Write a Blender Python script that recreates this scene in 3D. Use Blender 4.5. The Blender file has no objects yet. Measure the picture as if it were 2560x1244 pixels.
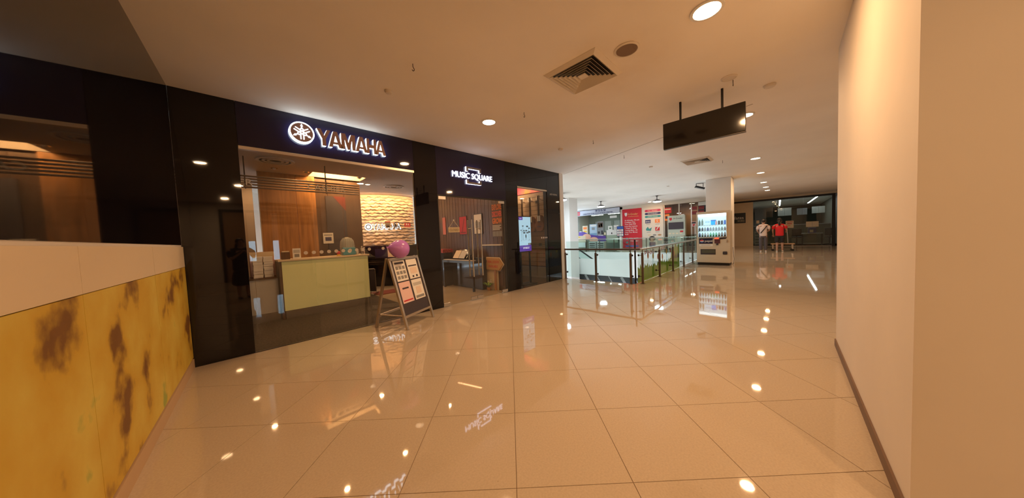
import bpy, bmesh, math, random
from mathutils import Vector, Matrix
random.seed(7)
S = bpy.context.scene
COL = S.collection
PI = math.pi

# ---------------------------------------------------------------- camera, world, exposure
cam_d = bpy.data.cameras.new('camera')
cam = bpy.data.objects.new('camera', cam_d); COL.objects.link(cam)
cam_d.sensor_fit = 'HORIZONTAL'; cam_d.sensor_width = 36.0
cam_d.lens = 697.0 / 2560 * 36.0
cam_d.clip_start = 0.02; cam_d.clip_end = 200
RX = (0.70067855, 0.06220923, -0.71075986)
RY = (-0.71218267, 0.0010021, -0.70199347)
RZ = (-0.04295822, 0.99806263, 0.04500649)
CAM = Vector((0, 0, 1.3))
cam.matrix_world = Matrix((RX + (CAM.x,), RY + (CAM.y,), RZ + (CAM.z,), (0, 0, 0, 1)))
S.camera = cam
w = bpy.data.worlds.new('world'); S.world = w; w.use_nodes = True
w.node_tree.nodes['Background'].inputs[0].default_value = (0.62, 0.80, 1.0, 1)
w.node_tree.nodes['Background'].inputs[1].default_value = 7.0
S.view_settings.view_transform = 'Standard'
S.view_settings.look = 'None'
S.view_settings.exposure = 0.0
S.view_settings.gamma = 1.0
S.view_settings.use_curve_mapping = False
try:
    S.cycles.use_denoising = True
    S.cycles.max_bounces = 10; S.cycles.transparent_max_bounces = 24
    S.cycles.glossy_bounces = 6; S.cycles.diffuse_bounces = 5
    S.cycles.sample_clamp_indirect = 6.0
    S.cycles.caustics_reflective = False; S.cycles.caustics_refractive = False
except Exception:
    pass
WARM = (1.0, 0.57, 0.27); COOL = (0.80, 0.91, 1.0); NEUT = (1.0, 0.84, 0.66)
P_DOWN = 38.0; P_PEND = 55.0

# ---------------------------------------------------------------- materials
MATS = {}
def mat(name, col, rough=0.5, metal=0.0, emit=None, es=0.0, alpha=None, noise=None, spec=None, coat=0.0):
    if name in MATS: return MATS[name]
    m = bpy.data.materials.new(name); m.use_nodes = True
    nt = m.node_tree; b = nt.nodes['Principled BSDF']
    c = tuple(col) + (1,)
    b.inputs['Base Color'].default_value = c
    b.inputs['Roughness'].default_value = rough
    b.inputs['Metallic'].default_value = metal
    if spec is not None: b.inputs['Specular IOR Level'].default_value = spec
    if coat: b.inputs['Coat Weight'].default_value = coat; b.inputs['Coat Roughness'].default_value = 0.02
    if emit is not None:
        b.inputs['Emission Color'].default_value = tuple(emit) + (1,)
        b.inputs['Emission Strength'].default_value = es
    if noise:
        sc, amt, stretch = noise[0], noise[1], (noise[2] if len(noise) > 2 else (1, 1, 1))
        tc = nt.nodes.new('ShaderNodeTexCoord'); mp = nt.nodes.new('ShaderNodeMapping')
        mp.inputs['Scale'].default_value = stretch
        n = nt.nodes.new('ShaderNodeTexNoise'); n.inputs['Scale'].default_value = sc
        n.inputs['Detail'].default_value = 4
        r = nt.nodes.new('ShaderNodeValToRGB')
        r.color_ramp.elements[0].position = 0.3; r.color_ramp.elements[1].position = 0.7
        r.color_ramp.elements[0].color = tuple(max(0, x * (1 - amt)) for x in col) + (1,)
        r.color_ramp.elements[1].color = tuple(min(1, x * (1 + amt)) for x in col) + (1,)
        nt.links.new(tc.outputs['Object'], mp.inputs[0]); nt.links.new(mp.outputs[0], n.inputs[0])
        nt.links.new(n.outputs[0], r.inputs[0]); nt.links.new(r.outputs[0], b.inputs['Base Color'])
        if len(noise) > 3:
            bp = nt.nodes.new('ShaderNodeBump'); bp.inputs['Strength'].default_value = noise[3]
            bp.inputs['Distance'].default_value = 0.01
            nt.links.new(n.outputs[0], bp.inputs['Height']); nt.links.new(bp.outputs[0], b.inputs['Normal'])
    MATS[name] = m
    return m

def glass(name, tint=(0.86, 0.88, 0.86), ior=1.45, refl=1.0, boost=1.5):
    m = bpy.data.materials.new(name); m.use_nodes = True
    nt = m.node_tree; nt.nodes.clear()
    o = nt.nodes.new('ShaderNodeOutputMaterial'); mx = nt.nodes.new('ShaderNodeMixShader')
    t = nt.nodes.new('ShaderNodeBsdfTransparent'); t.inputs[0].default_value = tuple(tint) + (1,)
    g = nt.nodes.new('ShaderNodeBsdfGlossy'); g.inputs['Roughness'].default_value = 0.0
    g.inputs[0].default_value = (refl, refl, refl, 1)
    f = nt.nodes.new('ShaderNodeFresnel'); f.inputs[0].default_value = ior
    ge = nt.nodes.new('ShaderNodeNewGeometry'); sb_ = nt.nodes.new('ShaderNodeMath'); sb_.operation = 'SUBTRACT'; sb_.inputs[0].default_value = 1.0
    ml = nt.nodes.new('ShaderNodeMath'); ml.operation = 'MULTIPLY'; ml.use_clamp = True
    m3 = nt.nodes.new('ShaderNodeMath'); m3.operation = 'MULTIPLY'; m3.inputs[1].default_value = boost; m3.use_clamp = True
    nt.links.new(ge.outputs['Backfacing'], sb_.inputs[1]); nt.links.new(f.outputs[0], m3.inputs[0]); nt.links.new(m3.outputs[0], ml.inputs[0]); nt.links.new(sb_.outputs[0], ml.inputs[1])
    nt.links.new(ml.outputs[0], mx.inputs[0]); nt.links.new(t.outputs[0], mx.inputs[1])
    nt.links.new(g.outputs[0], mx.inputs[2]); nt.links.new(mx.outputs[0], o.inputs[0])
    MATS[name] = m
    return m

def E(name, col, s): return mat(name, (0.0, 0.0, 0.0) if s > 3 else tuple(c * .5 for c in col), 0.5, 0, col, s)

M_tile = mat('polished_cream_tile', (0.52, 0.43, 0.32), 0.03, noise=(90, 0.06), spec=0.62)
nt = M_tile.node_tree; b = nt.nodes['Principled BSDF']
ng = nt.nodes.new('ShaderNodeTexNoise'); ng.inputs['Scale'].default_value = 1.3
tcg = nt.nodes.new('ShaderNodeNewGeometry'); nt.links.new(tcg.outputs['Position'], ng.inputs[0])
vor = nt.nodes.new('ShaderNodeTexVoronoi'); vor.inputs['Scale'].default_value = 9.0
nt.links.new(tcg.outputs['Position'], vor.inputs[0])
lt = nt.nodes.new('ShaderNodeMath'); lt.operation = 'LESS_THAN'; lt.inputs[1].default_value = 0.035
nt.links.new(vor.outputs['Distance'], lt.inputs[0])
mxc = nt.nodes.new('ShaderNodeMixRGB'); mxc.inputs[2].default_value = (0.42, 0.34, 0.24, 1)
old = b.inputs['Base Color'].links[0].from_socket
nt.links.new(lt.outputs[0], mxc.inputs[0]); nt.links.new(old, mxc.inputs[1]); nt.links.new(mxc.outputs[0], b.inputs['Base Color'])
M_grout = mat('tile_grout', (0.22, 0.15, 0.09), 0.8)
M_ceil = mat('painted_plaster_ceiling', (0.90, 0.85, 0.78), 0.85, noise=(1.2, 0.03))
M_wall = mat('painted_wall_cream', (0.74, 0.68, 0.60), 0.7, noise=(2, 0.03))
M_white = mat('white_painted_wall', (0.80, 0.80, 0.79), 0.6, noise=(2, 0.02))
M_black = mat('black_glass_cladding', (0.005, 0.004, 0.006), 0.03, spec=0.5)
M_blackm = mat('matte_black', (0.012, 0.011, 0.011), 0.5)
M_darkm = mat('dark_metal', (0.05, 0.04, 0.035), 0.35, 0.6)
M_steel = mat('brushed_steel', (0.62, 0.60, 0.57), 0.25, 1.0)
M_champ = mat('champagne_metal', (0.55, 0.47, 0.38), 0.35, 0.8)
M_wood = mat('warm_wood_veneer', (0.42, 0.20, 0.07), 0.35, noise=(3, 0.28, (6, 6, 0.5)))
M_wooddk = mat('dark_brown_panel', (0.10, 0.055, 0.03), 0.4, noise=(3, 0.2, (6, 6, 0.5)))
M_slatw = mat('light_slat_board', (0.55, 0.38, 0.24), 0.5, noise=(3, 0.1, (1, 1, 8)))
M_carpet = mat('dark_taupe_carpet', (0.060, 0.048, 0.036), 0.95, noise=(40, 0.5, (1, 1, 1), 0.6))
M_stone = mat('cream_split_stone', (0.80, 0.58, 0.38), 0.9, noise=(14, 0.10, (1, 1, 1), 0.3))
M_paper = mat('white_paper', (0.80, 0.78, 0.74), 0.8)
M_pink = mat('pink_paper', (0.78, 0.55, 0.54), 0.8)
M_ink = mat('dark_ink', (0.05, 0.04, 0.05), 0.7)
M_red = mat('red_print', (0.55, 0.02, 0.03), 0.6)
M_redb = mat('red_banner', (0.62, 0.015, 0.03), 0.55)
M_navy = mat('navy_print', (0.03, 0.035, 0.13), 0.5)
M_blue = mat('blue_print', (0.04, 0.12, 0.45), 0.5)
M_teal = mat('teal_print', (0.05, 0.28, 0.28), 0.5)
M_orange = mat('orange_print', (0.85, 0.22, 0.04), 0.6)
M_yellow = mat('yellow_print', (0.75, 0.45, 0.03), 0.6)
M_green = mat('green_print', (0.30, 0.55, 0.06), 0.6)
M_dkgreen = mat('leaf_green', (0.03, 0.13, 0.03), 0.6)
M_purple = mat('purple_print', (0.10, 0.04, 0.28), 0.5)
M_grey = mat('grey_print', (0.25, 0.25, 0.25), 0.6)
M_lgrey = mat('light_grey_laminate', (0.50, 0.49, 0.46), 0.5)
M_cream = mat('cream_print', (0.72, 0.60, 0.42), 0.7)
M_skin = mat('skin', (0.45, 0.26, 0.18), 0.6)
M_hair = mat('dark_hair', (0.015, 0.01, 0.008), 0.5)
M_gold = mat('gold_print', (0.70, 0.45, 0.12), 0.5)
M_magenta = mat('magenta_print', (0.72, 0.08, 0.30), 0.6)
G_shop = glass('shopfront_glass', (0.90, 0.89, 0.86), 1.5)
G_clear = glass('clear_balustrade_glass', (0.86, 0.93, 0.91), 1.45)
G_far = glass('far_shop_glass', (0.80, 0.84, 0.80), 1.4)
G_case = glass('clear_plastic', (0.80, 0.86, 0.86), 1.3)

# ---------------------------------------------------------------- mesh helpers
class MB:
    def __init__(s): s.bm = bmesh.new()
    def box(s, x0, x1, y0, y1, z0, z1, M=None):
        if x1 < x0: x0, x1 = x1, x0
        if y1 < y0: y0, y1 = y1, y0
        if z1 < z0: z0, z1 = z1, z0
        r = bmesh.ops.create_cube(s.bm, size=1)
        m = Matrix.Translation(((x0 + x1) / 2, (y0 + y1) / 2, (z0 + z1) / 2)) @ Matrix.Diagonal((x1 - x0, y1 - y0, z1 - z0, 1))
        if M: m = M @ m
        bmesh.ops.transform(s.bm, matrix=m, verts=r['verts']); return s
    def bar(s, a, b, w, t, up=(0, 0, 1)):      # rectangular bar from a to b
        a, b = Vector(a), Vector(b); d = b - a; L = d.length; d.normalize()
        u = Vector(up)
        if abs(d.dot(u)) > 0.98: u = Vector((0, 1, 0))
        x = d.cross(u).normalized(); y = x.cross(d)
        m = Matrix(((x.x, y.x, d.x, a.x), (x.y, y.y, d.y, a.y), (x.z, y.z, d.z, a.z), (0, 0, 0, 1)))
        return s.box(-w / 2, w / 2, -t / 2, t / 2, 0, L, m)
    def cyl(s, a, b, r, n=16, r2=None):
        a, b = Vector(a), Vector(b); d = b - a; L = d.length
        q = d.to_track_quat('Z', 'Y').to_matrix().to_4x4()
        v = bmesh.ops.create_cone(s.bm, cap_ends=True, segments=n, radius1=r, radius2=r if r2 is None else r2, depth=L)
        bmesh.ops.transform(s.bm, matrix=Matrix.Translation((a + b) / 2) @ q, verts=v['verts']); return s
    def tube(s, pts, r, n=8):
        for i in range(len(pts) - 1): s.cyl(pts[i], pts[i + 1], r, n)
        return s
    def sph(s, c, r, sc=(1, 1, 1), n=16):
        v = bmesh.ops.create_uvsphere(s.bm, u_segments=n, v_segments=max(6, n // 2), radius=r)
        bmesh.ops.transform(s.bm, matrix=Matrix.Translation(c) @ Matrix.Diagonal(tuple(sc) + (1,)), verts=v['verts']); return s
    def prism(s, pts, y0, y1):                 # outline in local xz, extruded along y
        f0 = [s.bm.verts.new((x, y0, z)) for x, z in pts]; f1 = [s.bm.verts.new((x, y1, z)) for x, z in pts]
        s.bm.faces.new(f0); s.bm.faces.new(list(reversed(f1))); n = len(pts)
        for i in range(n): s.bm.faces.new((f0[i], f1[i], f1[(i + 1) % n], f0[(i + 1) % n]))
        return s
    def slab(s, pts, z0, z1):                  # outline in xy, extruded along z
        f0 = [s.bm.verts.new((x, y, z0)) for x, y in pts]; f1 = [s.bm.verts.new((x, y, z1)) for x, y in pts]
        s.bm.faces.new(list(reversed(f0))); s.bm.faces.new(f1); n = len(pts)
        for i in range(n): s.bm.faces.new((f0[i], f0[(i + 1) % n], f1[(i + 1) % n], f1[i]))
        return s
    def lathe(s, prof, c=(0, 0, 0), n=20):     # (r, z) profile
        rings = []
        for r, z in prof:
            rings.append([s.bm.verts.new((c[0] + max(r, 1e-4) * math.cos(2 * PI * i / n), c[1] + max(r, 1e-4) * math.sin(2 * PI * i / n), c[2] + z)) for i in range(n)])
        for a, b in zip(rings, rings[1:]):
            for i in range(n): s.bm.faces.new((a[i], a[(i + 1) % n], b[(i + 1) % n], b[i]))
        s.bm.faces.new(list(reversed(rings[0]))); s.bm.faces.new(rings[-1]); return s
    def ring(s, c, r0, r1, y0, y1, n=32):      # flat ring in xz plane
        v = []
        for r in (r0, r1):
            for y in (y0, y1):
                v.append([s.bm.verts.new((c[0] + r * math.cos(2 * PI * i / n), y, c[1] + r * math.sin(2 * PI * i / n))) for i in range(n)])
        a, b_, c_, d = v
        for i in range(n):
            j = (i + 1) % n
            s.bm.faces.new((a[i], a[j], c_[j], c_[i])); s.bm.faces.new((b_[i], d[i], d[j], b_[j]))
            s.bm.faces.new((a[i], b_[i], b_[j], a[j])); s.bm.faces.new((c_[i], c_[j], d[j], d[i]))
        return s
    def xf(s, M): bmesh.ops.transform(s.bm, matrix=M, verts=s.bm.verts[:]); return s
    def mesh(s, name, m, bevel=0, smooth=False):
        bmesh.ops.recalc_face_normals(s.bm, faces=s.bm.faces[:])
        if bevel:
            bmesh.ops.bevel(s.bm, geom=[e for e in s.bm.edges if len(e.link_faces) == 2 and e.calc_face_angle(0) > 0.5], offset=bevel, segments=2, affect='EDGES', profile=0.5)
        if smooth:
            for f in s.bm.faces: f.smooth = True
            for e in s.bm.edges:
                if len(e.link_faces) == 2 and e.calc_face_angle(0) > 0.6: e.smooth = False
        me = bpy.data.meshes.new(name); s.bm.to_mesh(me); s.bm.free()
        me.materials.append(m); return me

def mk(name, mb, m, parent=None, bevel=0, smooth=False, label=None, kind=None):
    me = mb.mesh(name, m, bevel, smooth) if isinstance(mb, MB) else mb
    o = bpy.data.objects.new(name, me); COL.objects.link(o)
    if parent is not None: o.parent = parent
    if label: o['label'] = label
    if kind: o['kind'] = kind
    return o
def tag(o, label, cat, group=None, kind=None):
    o['label'] = label; o['category'] = cat
    if group: o['group'] = group
    if kind: o['kind'] = kind
    return o
def thing(name, label, cat, loc=(0, 0, 0), rz=0, group=None):
    o = bpy.data.objects.new(name, None); COL.objects.link(o); o.empty_display_size = 0.1
    o.location = loc; o.rotation_euler = (0, 0, math.radians(rz))
    return tag(o, label, cat, group)
def struct(name, mb, m, **k):
    return mk(name, mb, m, kind='structure', **k)
def sroot(name, loc=(0, 0, 0), rz=0):
    o = bpy.data.objects.new(name, None); COL.objects.link(o); o.empty_display_size = 0.1
    o.location = loc; o.rotation_euler = (0, 0, math.radians(rz)); o['kind'] = 'structure'; return o
def B(*a): return MB().box(*a)
def copy_tree(o, parent=None):
    c = o.copy(); COL.objects.link(c); c.parent = parent
    for ch in list(o.children): copy_tree(ch, c)
    return c
def txt(s, parent, m, x, y, z, h, w=None, d=0.002, align='C', mirror=False, name='lettering', bold=0.0, label=None, dist=False):
    """flat lettering, local x to the right, facing -y, baseline at z, cap height h, optional width w"""
    c = bpy.data.curves.new('t', 'FONT'); c.body = s; c.size = 1; c.offset = bold; c.extrude = 0.001
    c.resolution_u = 2 if h < 0.08 else 3
    t = bpy.data.objects.new('t', c)
    me = bpy.data.meshes.new_from_object(t)
    bpy.data.objects.remove(t); bpy.data.curves.remove(c)
    xs = [v.co.x for v in me.vertices]; 
    if not xs: return None
    x0, x1 = min(xs), max(xs); k = h / 0.70
    kx = (w / (x1 - x0)) if w else k
    W = (x1 - x0) * kx
    ox = {'C': x - W / 2, 'L': x, 'R': x - W}[align]
    for v in me.vertices:
        X = (v.co.x - x0) * kx
        if mirror: X = W - X
        v.co = Vector((ox + X, y - (v.co.z / 0.001 + 1) * d / 2, z + v.co.y * k))
    me.materials.clear(); me.materials.append(m)
    if mirror: me.flip_normals()
    me.name = name
    return mk(name, me, m, parent, label=label)
def area(name, loc, size, power, col, parent=None, shape='DISK', size_y=None, rot=(0, 0, 0)):
    l = bpy.data.lights.new(name, 'AREA'); l.shape = shape; l.size = size
    if size_y: l.size_y = size_y
    l.energy = power; l.color = col
    o = bpy.data.objects.new(name, l); COL.objects.link(o); o.location = loc; o.rotation_euler = rot
    if parent is not None: o.parent = parent
    return o

# ---------------------------------------------------------------- layout constants
FY = 4.67          # shop facade plane (faces -Y), X runs along the facade away from the camera
CZ = 3.05          # ceiling
U0, PU, V0, PV = 2.0, 0.615, -0.02, 0.605   # floor tile grid, turned 45 degrees to the facade
RT = 2 ** -0.5

# ---------------------------------------------------------------- floor
def clip(poly, x0, x1, y0, y1):
    def cut(p, f, g):
        out = []
        for i in range(len(p)):
            a, b_ = p[i], p[(i + 1) % len(p)]
            fa, fb = f(a), f(b_)
            if fa >= 0: out.append(a)
            if (fa >= 0) != (fb >= 0):
                t = fa / (fa - fb); out.append((a[0] + (b_[0] - a[0]) * t, a[1] + (b_[1] - a[1]) * t))
        return out
    for f in (lambda p: p[0] - x0, lambda p: x1 - p[0], lambda p: p[1] - y0, lambda p: y1 - p[1]):
        if len(poly) < 3: return []
        poly = cut(poly, f, None)
    return poly if len(poly) >= 3 else []
REG = [(-2.6, 26.0, -6.4, 2.66), (-0.9, 6.96, 2.66, FY + 0.02), (17.5, 26.0, 2.66, 12.5)]
flo = MB()
for x0, x1, y0, y1 in REG: flo.box(x0, x1, y0, y1, -0.30, -0.003)
floor = struct('floor', flo, M_grout)
tiles = []
for i in range(-22, 42):
    for j in range(-34, 34):
        u0, u1 = U0 + i * PU + 0.0018, U0 + (i + 1) * PU - 0.0018
        v0, v1 = V0 + j * PV + 0.0018, V0 + (j + 1) * PV - 0.0018
        q = [((u + v) * RT, (u - v) * RT) for u, v in ((u0, v0), (u1, v0), (u1, v1), (u0, v1))][::-1]
        ps = []
        for R in REG:
            c = clip(q, *R)
            if c:
                A = abs(sum(c[k][0] * c[(k + 1) % len(c)][1] - c[(k + 1) % len(c)][0] * c[k][1] for k in range(len(c)))) / 2
                if A > 1e-4: ps.append(c)
        if not ps: continue
        cx, cy = ((u0 + u1) + (v0 + v1)) * RT / 2, ((u0 + u1) - (v0 + v1)) * RT / 2
        d = Vector((cx, cy, -1.3)); zc = -(d.x * RX[2] + d.y * RY[2] + d.z * RZ[2])
        xc = d.x * RX[0] + d.y * RY[0] + d.z * RZ[0]
        vis = zc > 0.35 and abs(xc / zc) < 1.95 and not (cx > 7 and cx < 17 and cy > 2.6)
        full = len(ps) == 1 and len(ps[0]) == 4 and abs(abs((ps[0][0][0] - ps[0][2][0])) + abs(ps[0][0][1] - ps[0][2][1])) > 0.8
        tiles.append((0 if vis else 1, zc if vis else 99, ps, cx, cy, q))
tiles.sort(key=lambda t: (t[0], t[1]))
shared = None
def tile_mb(ps, ox, oy):
    mb = MB()
    for p in ps: mb.slab([(x - ox, y - oy) for x, y in p], -0.0028, 0.0)
    return mb
for t in tiles[:300]:
    ps, cx, cy, q = t[2:]
    whole = len(ps) == 1 and len(ps[0]) == 4 and all(min((Vector(a) - Vector(b_)).length for b_ in q) < 1e-6 for a in ps[0])
    if whole:
        if shared is None: shared = tile_mb(ps, cx, cy).mesh('tile', M_tile)
        o = mk('tile', shared, M_tile, floor)
    else: o = mk('tile', tile_mb(ps, cx, cy), M_tile, floor)
    o.location = (cx, cy, 0)
rest = MB()
for t in tiles[300:]:
    for p in t[2]: rest.slab(p, -0.0028, 0.0)
mk('tile_field', rest, M_tile, floor, kind='stuff')

# ---------------------------------------------------------------- ceiling
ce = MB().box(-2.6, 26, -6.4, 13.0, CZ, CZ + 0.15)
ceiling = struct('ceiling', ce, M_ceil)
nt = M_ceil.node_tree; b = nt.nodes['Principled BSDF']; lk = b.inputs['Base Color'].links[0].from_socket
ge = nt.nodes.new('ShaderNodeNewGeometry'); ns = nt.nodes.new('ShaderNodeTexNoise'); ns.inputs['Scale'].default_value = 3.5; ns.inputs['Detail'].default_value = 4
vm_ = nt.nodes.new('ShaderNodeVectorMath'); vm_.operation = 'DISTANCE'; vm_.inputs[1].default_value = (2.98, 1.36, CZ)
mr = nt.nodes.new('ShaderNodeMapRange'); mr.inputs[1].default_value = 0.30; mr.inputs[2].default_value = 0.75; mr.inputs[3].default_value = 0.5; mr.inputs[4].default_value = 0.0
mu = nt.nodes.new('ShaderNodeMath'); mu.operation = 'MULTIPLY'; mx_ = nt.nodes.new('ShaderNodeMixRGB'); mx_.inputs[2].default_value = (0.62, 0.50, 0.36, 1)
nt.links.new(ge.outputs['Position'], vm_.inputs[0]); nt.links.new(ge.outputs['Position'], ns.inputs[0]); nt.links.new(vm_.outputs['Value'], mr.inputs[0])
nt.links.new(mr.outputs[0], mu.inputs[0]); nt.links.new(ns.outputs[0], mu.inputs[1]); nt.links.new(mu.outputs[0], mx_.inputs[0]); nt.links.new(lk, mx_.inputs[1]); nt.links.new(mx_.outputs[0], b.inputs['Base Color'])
mk('ceiling_joint', MB().bar((7.0, 4.66, CZ - 0.001), (5.4, 0.35, CZ - 0.001), 0.006, 0.004), mat('dark_joint_line', (0.30, 0.25, 0.20), 0.9), ceiling)  # thin dark line along the ceiling joint

# ---------------------------------------------------------------- facade wall (left), black glass panels
F0, F1 = FY, FY + 0.05
M_fascia = mat('glow_tinted_black_glass', (0.013, 0.011, 0.040), 0.04, spec=0.5)  # navy put into the black panel colour for the glow round the lit signs
wl = sroot('wall_left')
def panel(x0, x1, z0, z1, m=M_black, y0=F0, y1=F1, nm='cladding_panel'):
    return mk(nm, B(x0 + 0.0015, x1 - 0.0015, y0, y1, z0 + 0.0015, z1 - 0.0015), m, wl)
panel(-0.36, 0.15, 0, 3.05)
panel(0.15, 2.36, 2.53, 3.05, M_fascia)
panel(2.36, 2.80, 0, 2.15); panel(2.36, 2.80, 2.15, 3.05)
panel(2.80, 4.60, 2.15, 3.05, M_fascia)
panel(4.60, 5.00, 0, 2.52); panel(4.60, 5.00, 2.52, 3.05)
panel(5.00, 6.17, 2.52, 3.05)
panel(6.17, 6.76, 0, 1.9); panel(6.17, 6.76, 1.9, 3.05)
mk('backing_wall', B(-0.36, 0.10, F1, F1 + 0.1, 0, CZ).box(2.40, 2.78, F1, F1 + 0.1, 0, CZ).box(4.62, 4.98, F1, F1 + 0.1, 0, CZ).box(6.2, 6.76, F1, F1 + 0.1, 0, CZ).box(0.1, 2.4, F1, F1 + 0.1, 2.56, CZ).box(2.78, 4.62, F1, F1 + 0.1, 2.18, CZ).box(4.98, 6.2, F1, F1 + 0.1, 2.56, CZ), M_blackm, wl)
struct('wall_end_pier', B(6.762, 6.93, F0 - 0.02, 12.8, -3.5, CZ), M_white)

# window 1 (reception), window 2 (guitars)
def shop_window(nm, x0, x1, z1, seams):
    r = sroot(nm)
    xs = [x0] + seams + [x1]
    for a, b_ in zip(xs, xs[1:]):
        mk('glass_pane', B(a + 0.002, b_ - 0.002, F0 + 0.012, F0 + 0.024, 0.005, z1 - 0.03), G_shop, r)
    mk('head_trim', B(x0, x1, F0 - 0.004, F0 + 0.05, z1 - 0.03, z1 + 0.008), M_champ, r, bevel=0.002)
    mk('sill_trim', B(x0, x1, F0, F0 + 0.04, 0.0, 0.006), M_darkm, r)
    return r
shop_window('window_1', 0.15, 2.36, 2.52, [1.215])
shop_window('window_2', 5.00, 6.17, 2.51, [])

# glass double door
for k, (x0, x1, hx) in enumerate(((2.815, 3.632, 3.52), (3.638, 4.535, 3.76))):
    r = sroot('door_%d' % (k + 1))
    mk('glass_leaf', B(x0, x1, F0 + 0.008, F0 + 0.020, 0.012, 2.125), G_shop, r)
    hin = x0 if k == 0 else x1
    sg = 1 if k == 0 else -1
    mk('patch_fitting', B(hin, hin + sg * 0.16, F0 + 0.000, F0 + 0.028, 2.06, 2.12), M_steel, r, bevel=0.003)
    mk('patch_fitting', B(hin, hin + sg * 0.16, F0 + 0.000, F0 + 0.028, 0.012, 0.075), M_steel, r, bevel=0.003)
    mt = x1 if k == 0 else x0
    mk('lock_fitting', B(mt - sg * 0.002, mt - sg * 0.16, F0 + 0.000, F0 + 0.028, 0.012, 0.075), M_steel, r, bevel=0.003)
    for yy in (F0 - 0.055, F0 + 0.075):
        h = mk('handle', MB().cyl((hx, yy, 0.50), (hx, yy, 1.68), 0.014, 12), M_steel, r, smooth=True)
        y2 = F0 + 0.008 if yy < F0 else F0 + 0.020
        mk('standoff', MB().cyl((hx, yy, 0.66), (hx, y2, 0.66), 0.009, 8).cyl((hx, yy, 1.50), (hx, y2, 1.50), 0.009, 8), M_steel, h)
struct('trim_1', B(2.80, 2.812, F0 + 0.001, F0 + 0.05, 0, 2.15).box(4.54, 4.60, F0 + 0.001, F0 + 0.05, 0, 2.15).box(2.812, 4.54, F0 + 0.001, F0 + 0.05, 2.128, 2.15), M_blackm)

# ---------------------------------------------------------------- other walls
# near left wall, turned a few degrees, with a yellow graphic hoarding
lw = sroot('wall_near_left', (-0.36, FY, 0), -3.0)   # local -y runs towards the camera
mk('black_upper_panel', B(-0.12, 0, -11.0, 0, 1.36, CZ), M_black, lw)
mk('lower_wall', B(-0.12, -0.004, -11.0, 0, 0, 1.36), M_wall, lw)
mk('skirting', B(-0.004, 0.014, -11.0, 0, 0, 0.10), mat('oak_skirting', (0.55, 0.38, 0.22), 0.5), lw)
Mh = mat('yellow_map_mural', (0.62, 0.42, 0.04), 0.55)
nt = Mh.node_tree; b = nt.nodes['Principled BSDF']
tc = nt.nodes.new('ShaderNodeTexCoord'); n1 = nt.nodes.new('ShaderNodeTexNoise'); n1.inputs['Scale'].default_value = 2.6; n1.inputs['Detail'].default_value = 5
rp = nt.nodes.new('ShaderNodeValToRGB'); el = rp.color_ramp.elements
el[0].position = 0.36; el[0].color = (0.20, 0.09, 0.02, 1); el[1].position = 0.44; el[1].color = (0.62, 0.40, 0.04, 1)
e2 = el.new(0.66); e2.color = (0.70, 0.55, 0.10, 1); e3 = el.new(0.72); e3.color = (0.35, 0.42, 0.08, 1)
nt.links.new(tc.outputs['Object'], n1.inputs[0]); nt.links.new(n1.outputs[0], rp.inputs[0]); nt.links.new(rp.outputs[0], b.inputs['Base Color'])
mur = thing('mural_board', 'yellow and brown painted graphic board low on the near left wall', 'mural', (-0.36, FY, 0), -3.0)
for k in range(4):
    mk('board', B(0.0, 0.012, -0.02 - (k + 1) * 1.2 + 0.004, -0.02 - k * 1.2, 0.12, 1.12), Mh, mur)
    mk('cream_strip', B(0.0, 0.013, -0.02 - (k + 1) * 1.2 + 0.004, -0.02 - k * 1.2, 1.124, 1.34), M_cream, mur)
# right pier
struct('wall_right', B(1.95, 4.44, -1.5, -0.372, 0, CZ), M_wall)
struct('baseboard_right', B(1.94, 4.452, -1.51, -0.362, 0, 0.07), mat('brown_skirting', (0.16, 0.09, 0.05), 0.5))
struct('wall_right_far', B(4.44, 26.0, -2.35, -2.2, 0, CZ), M_wall)
# wall behind the camera, brown shopfront with two slits of daylight
wb = MB()
Yb = -6.0
for x0, x1, z0, z1 in ((-2.6, 0.56, 0, CZ), (.76, 1.30, 0, CZ), (1.50, 26, 0, CZ), (0.56, .76, 0, 0.75), (0.56, .76, 1.56, CZ), (1.30, 1.50, 0, 0.75), (1.30, 1.50, 1.56, CZ)):
    wb.box(x0, x1, Yb - 0.12, Yb, z0, z1)
struct('wall_back', wb, M_wall)
dr = sroot('door_3')
for x0, x1 in ((-0.1, 0.56), (.76, 1.30), (1.50, 2.5)):
    mk('door_panel', B(x0, x1, Yb + 0.003, Yb + 0.04, 0, 2.7), mat('tan_brown_door', (0.34, 0.20, 0.10), 0.5), dr)
mk('door_frame', B(-0.2, -0.1, Yb + 0.002, Yb + 0.07, 0, 2.8).box(2.5, 2.6, Yb + 0.002, Yb + 0.07, 0, 2.8).box(-0.1, 2.5, Yb + 0.002, Yb + 0.07, 2.7, 2.8), M_blackm, dr)
struct('wall_near_end', B(-2.75, -2.6, -6.4, 5, 0, CZ), M_wall)
struct('window_3', B(0.56, .76, Yb - 0.06, Yb - 0.05, 0.75, 1.56), G_clear)
struct('window_4', B(1.30, 1.50, Yb - 0.06, Yb - 0.05, 0.75, 1.56), G_clear)
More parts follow.
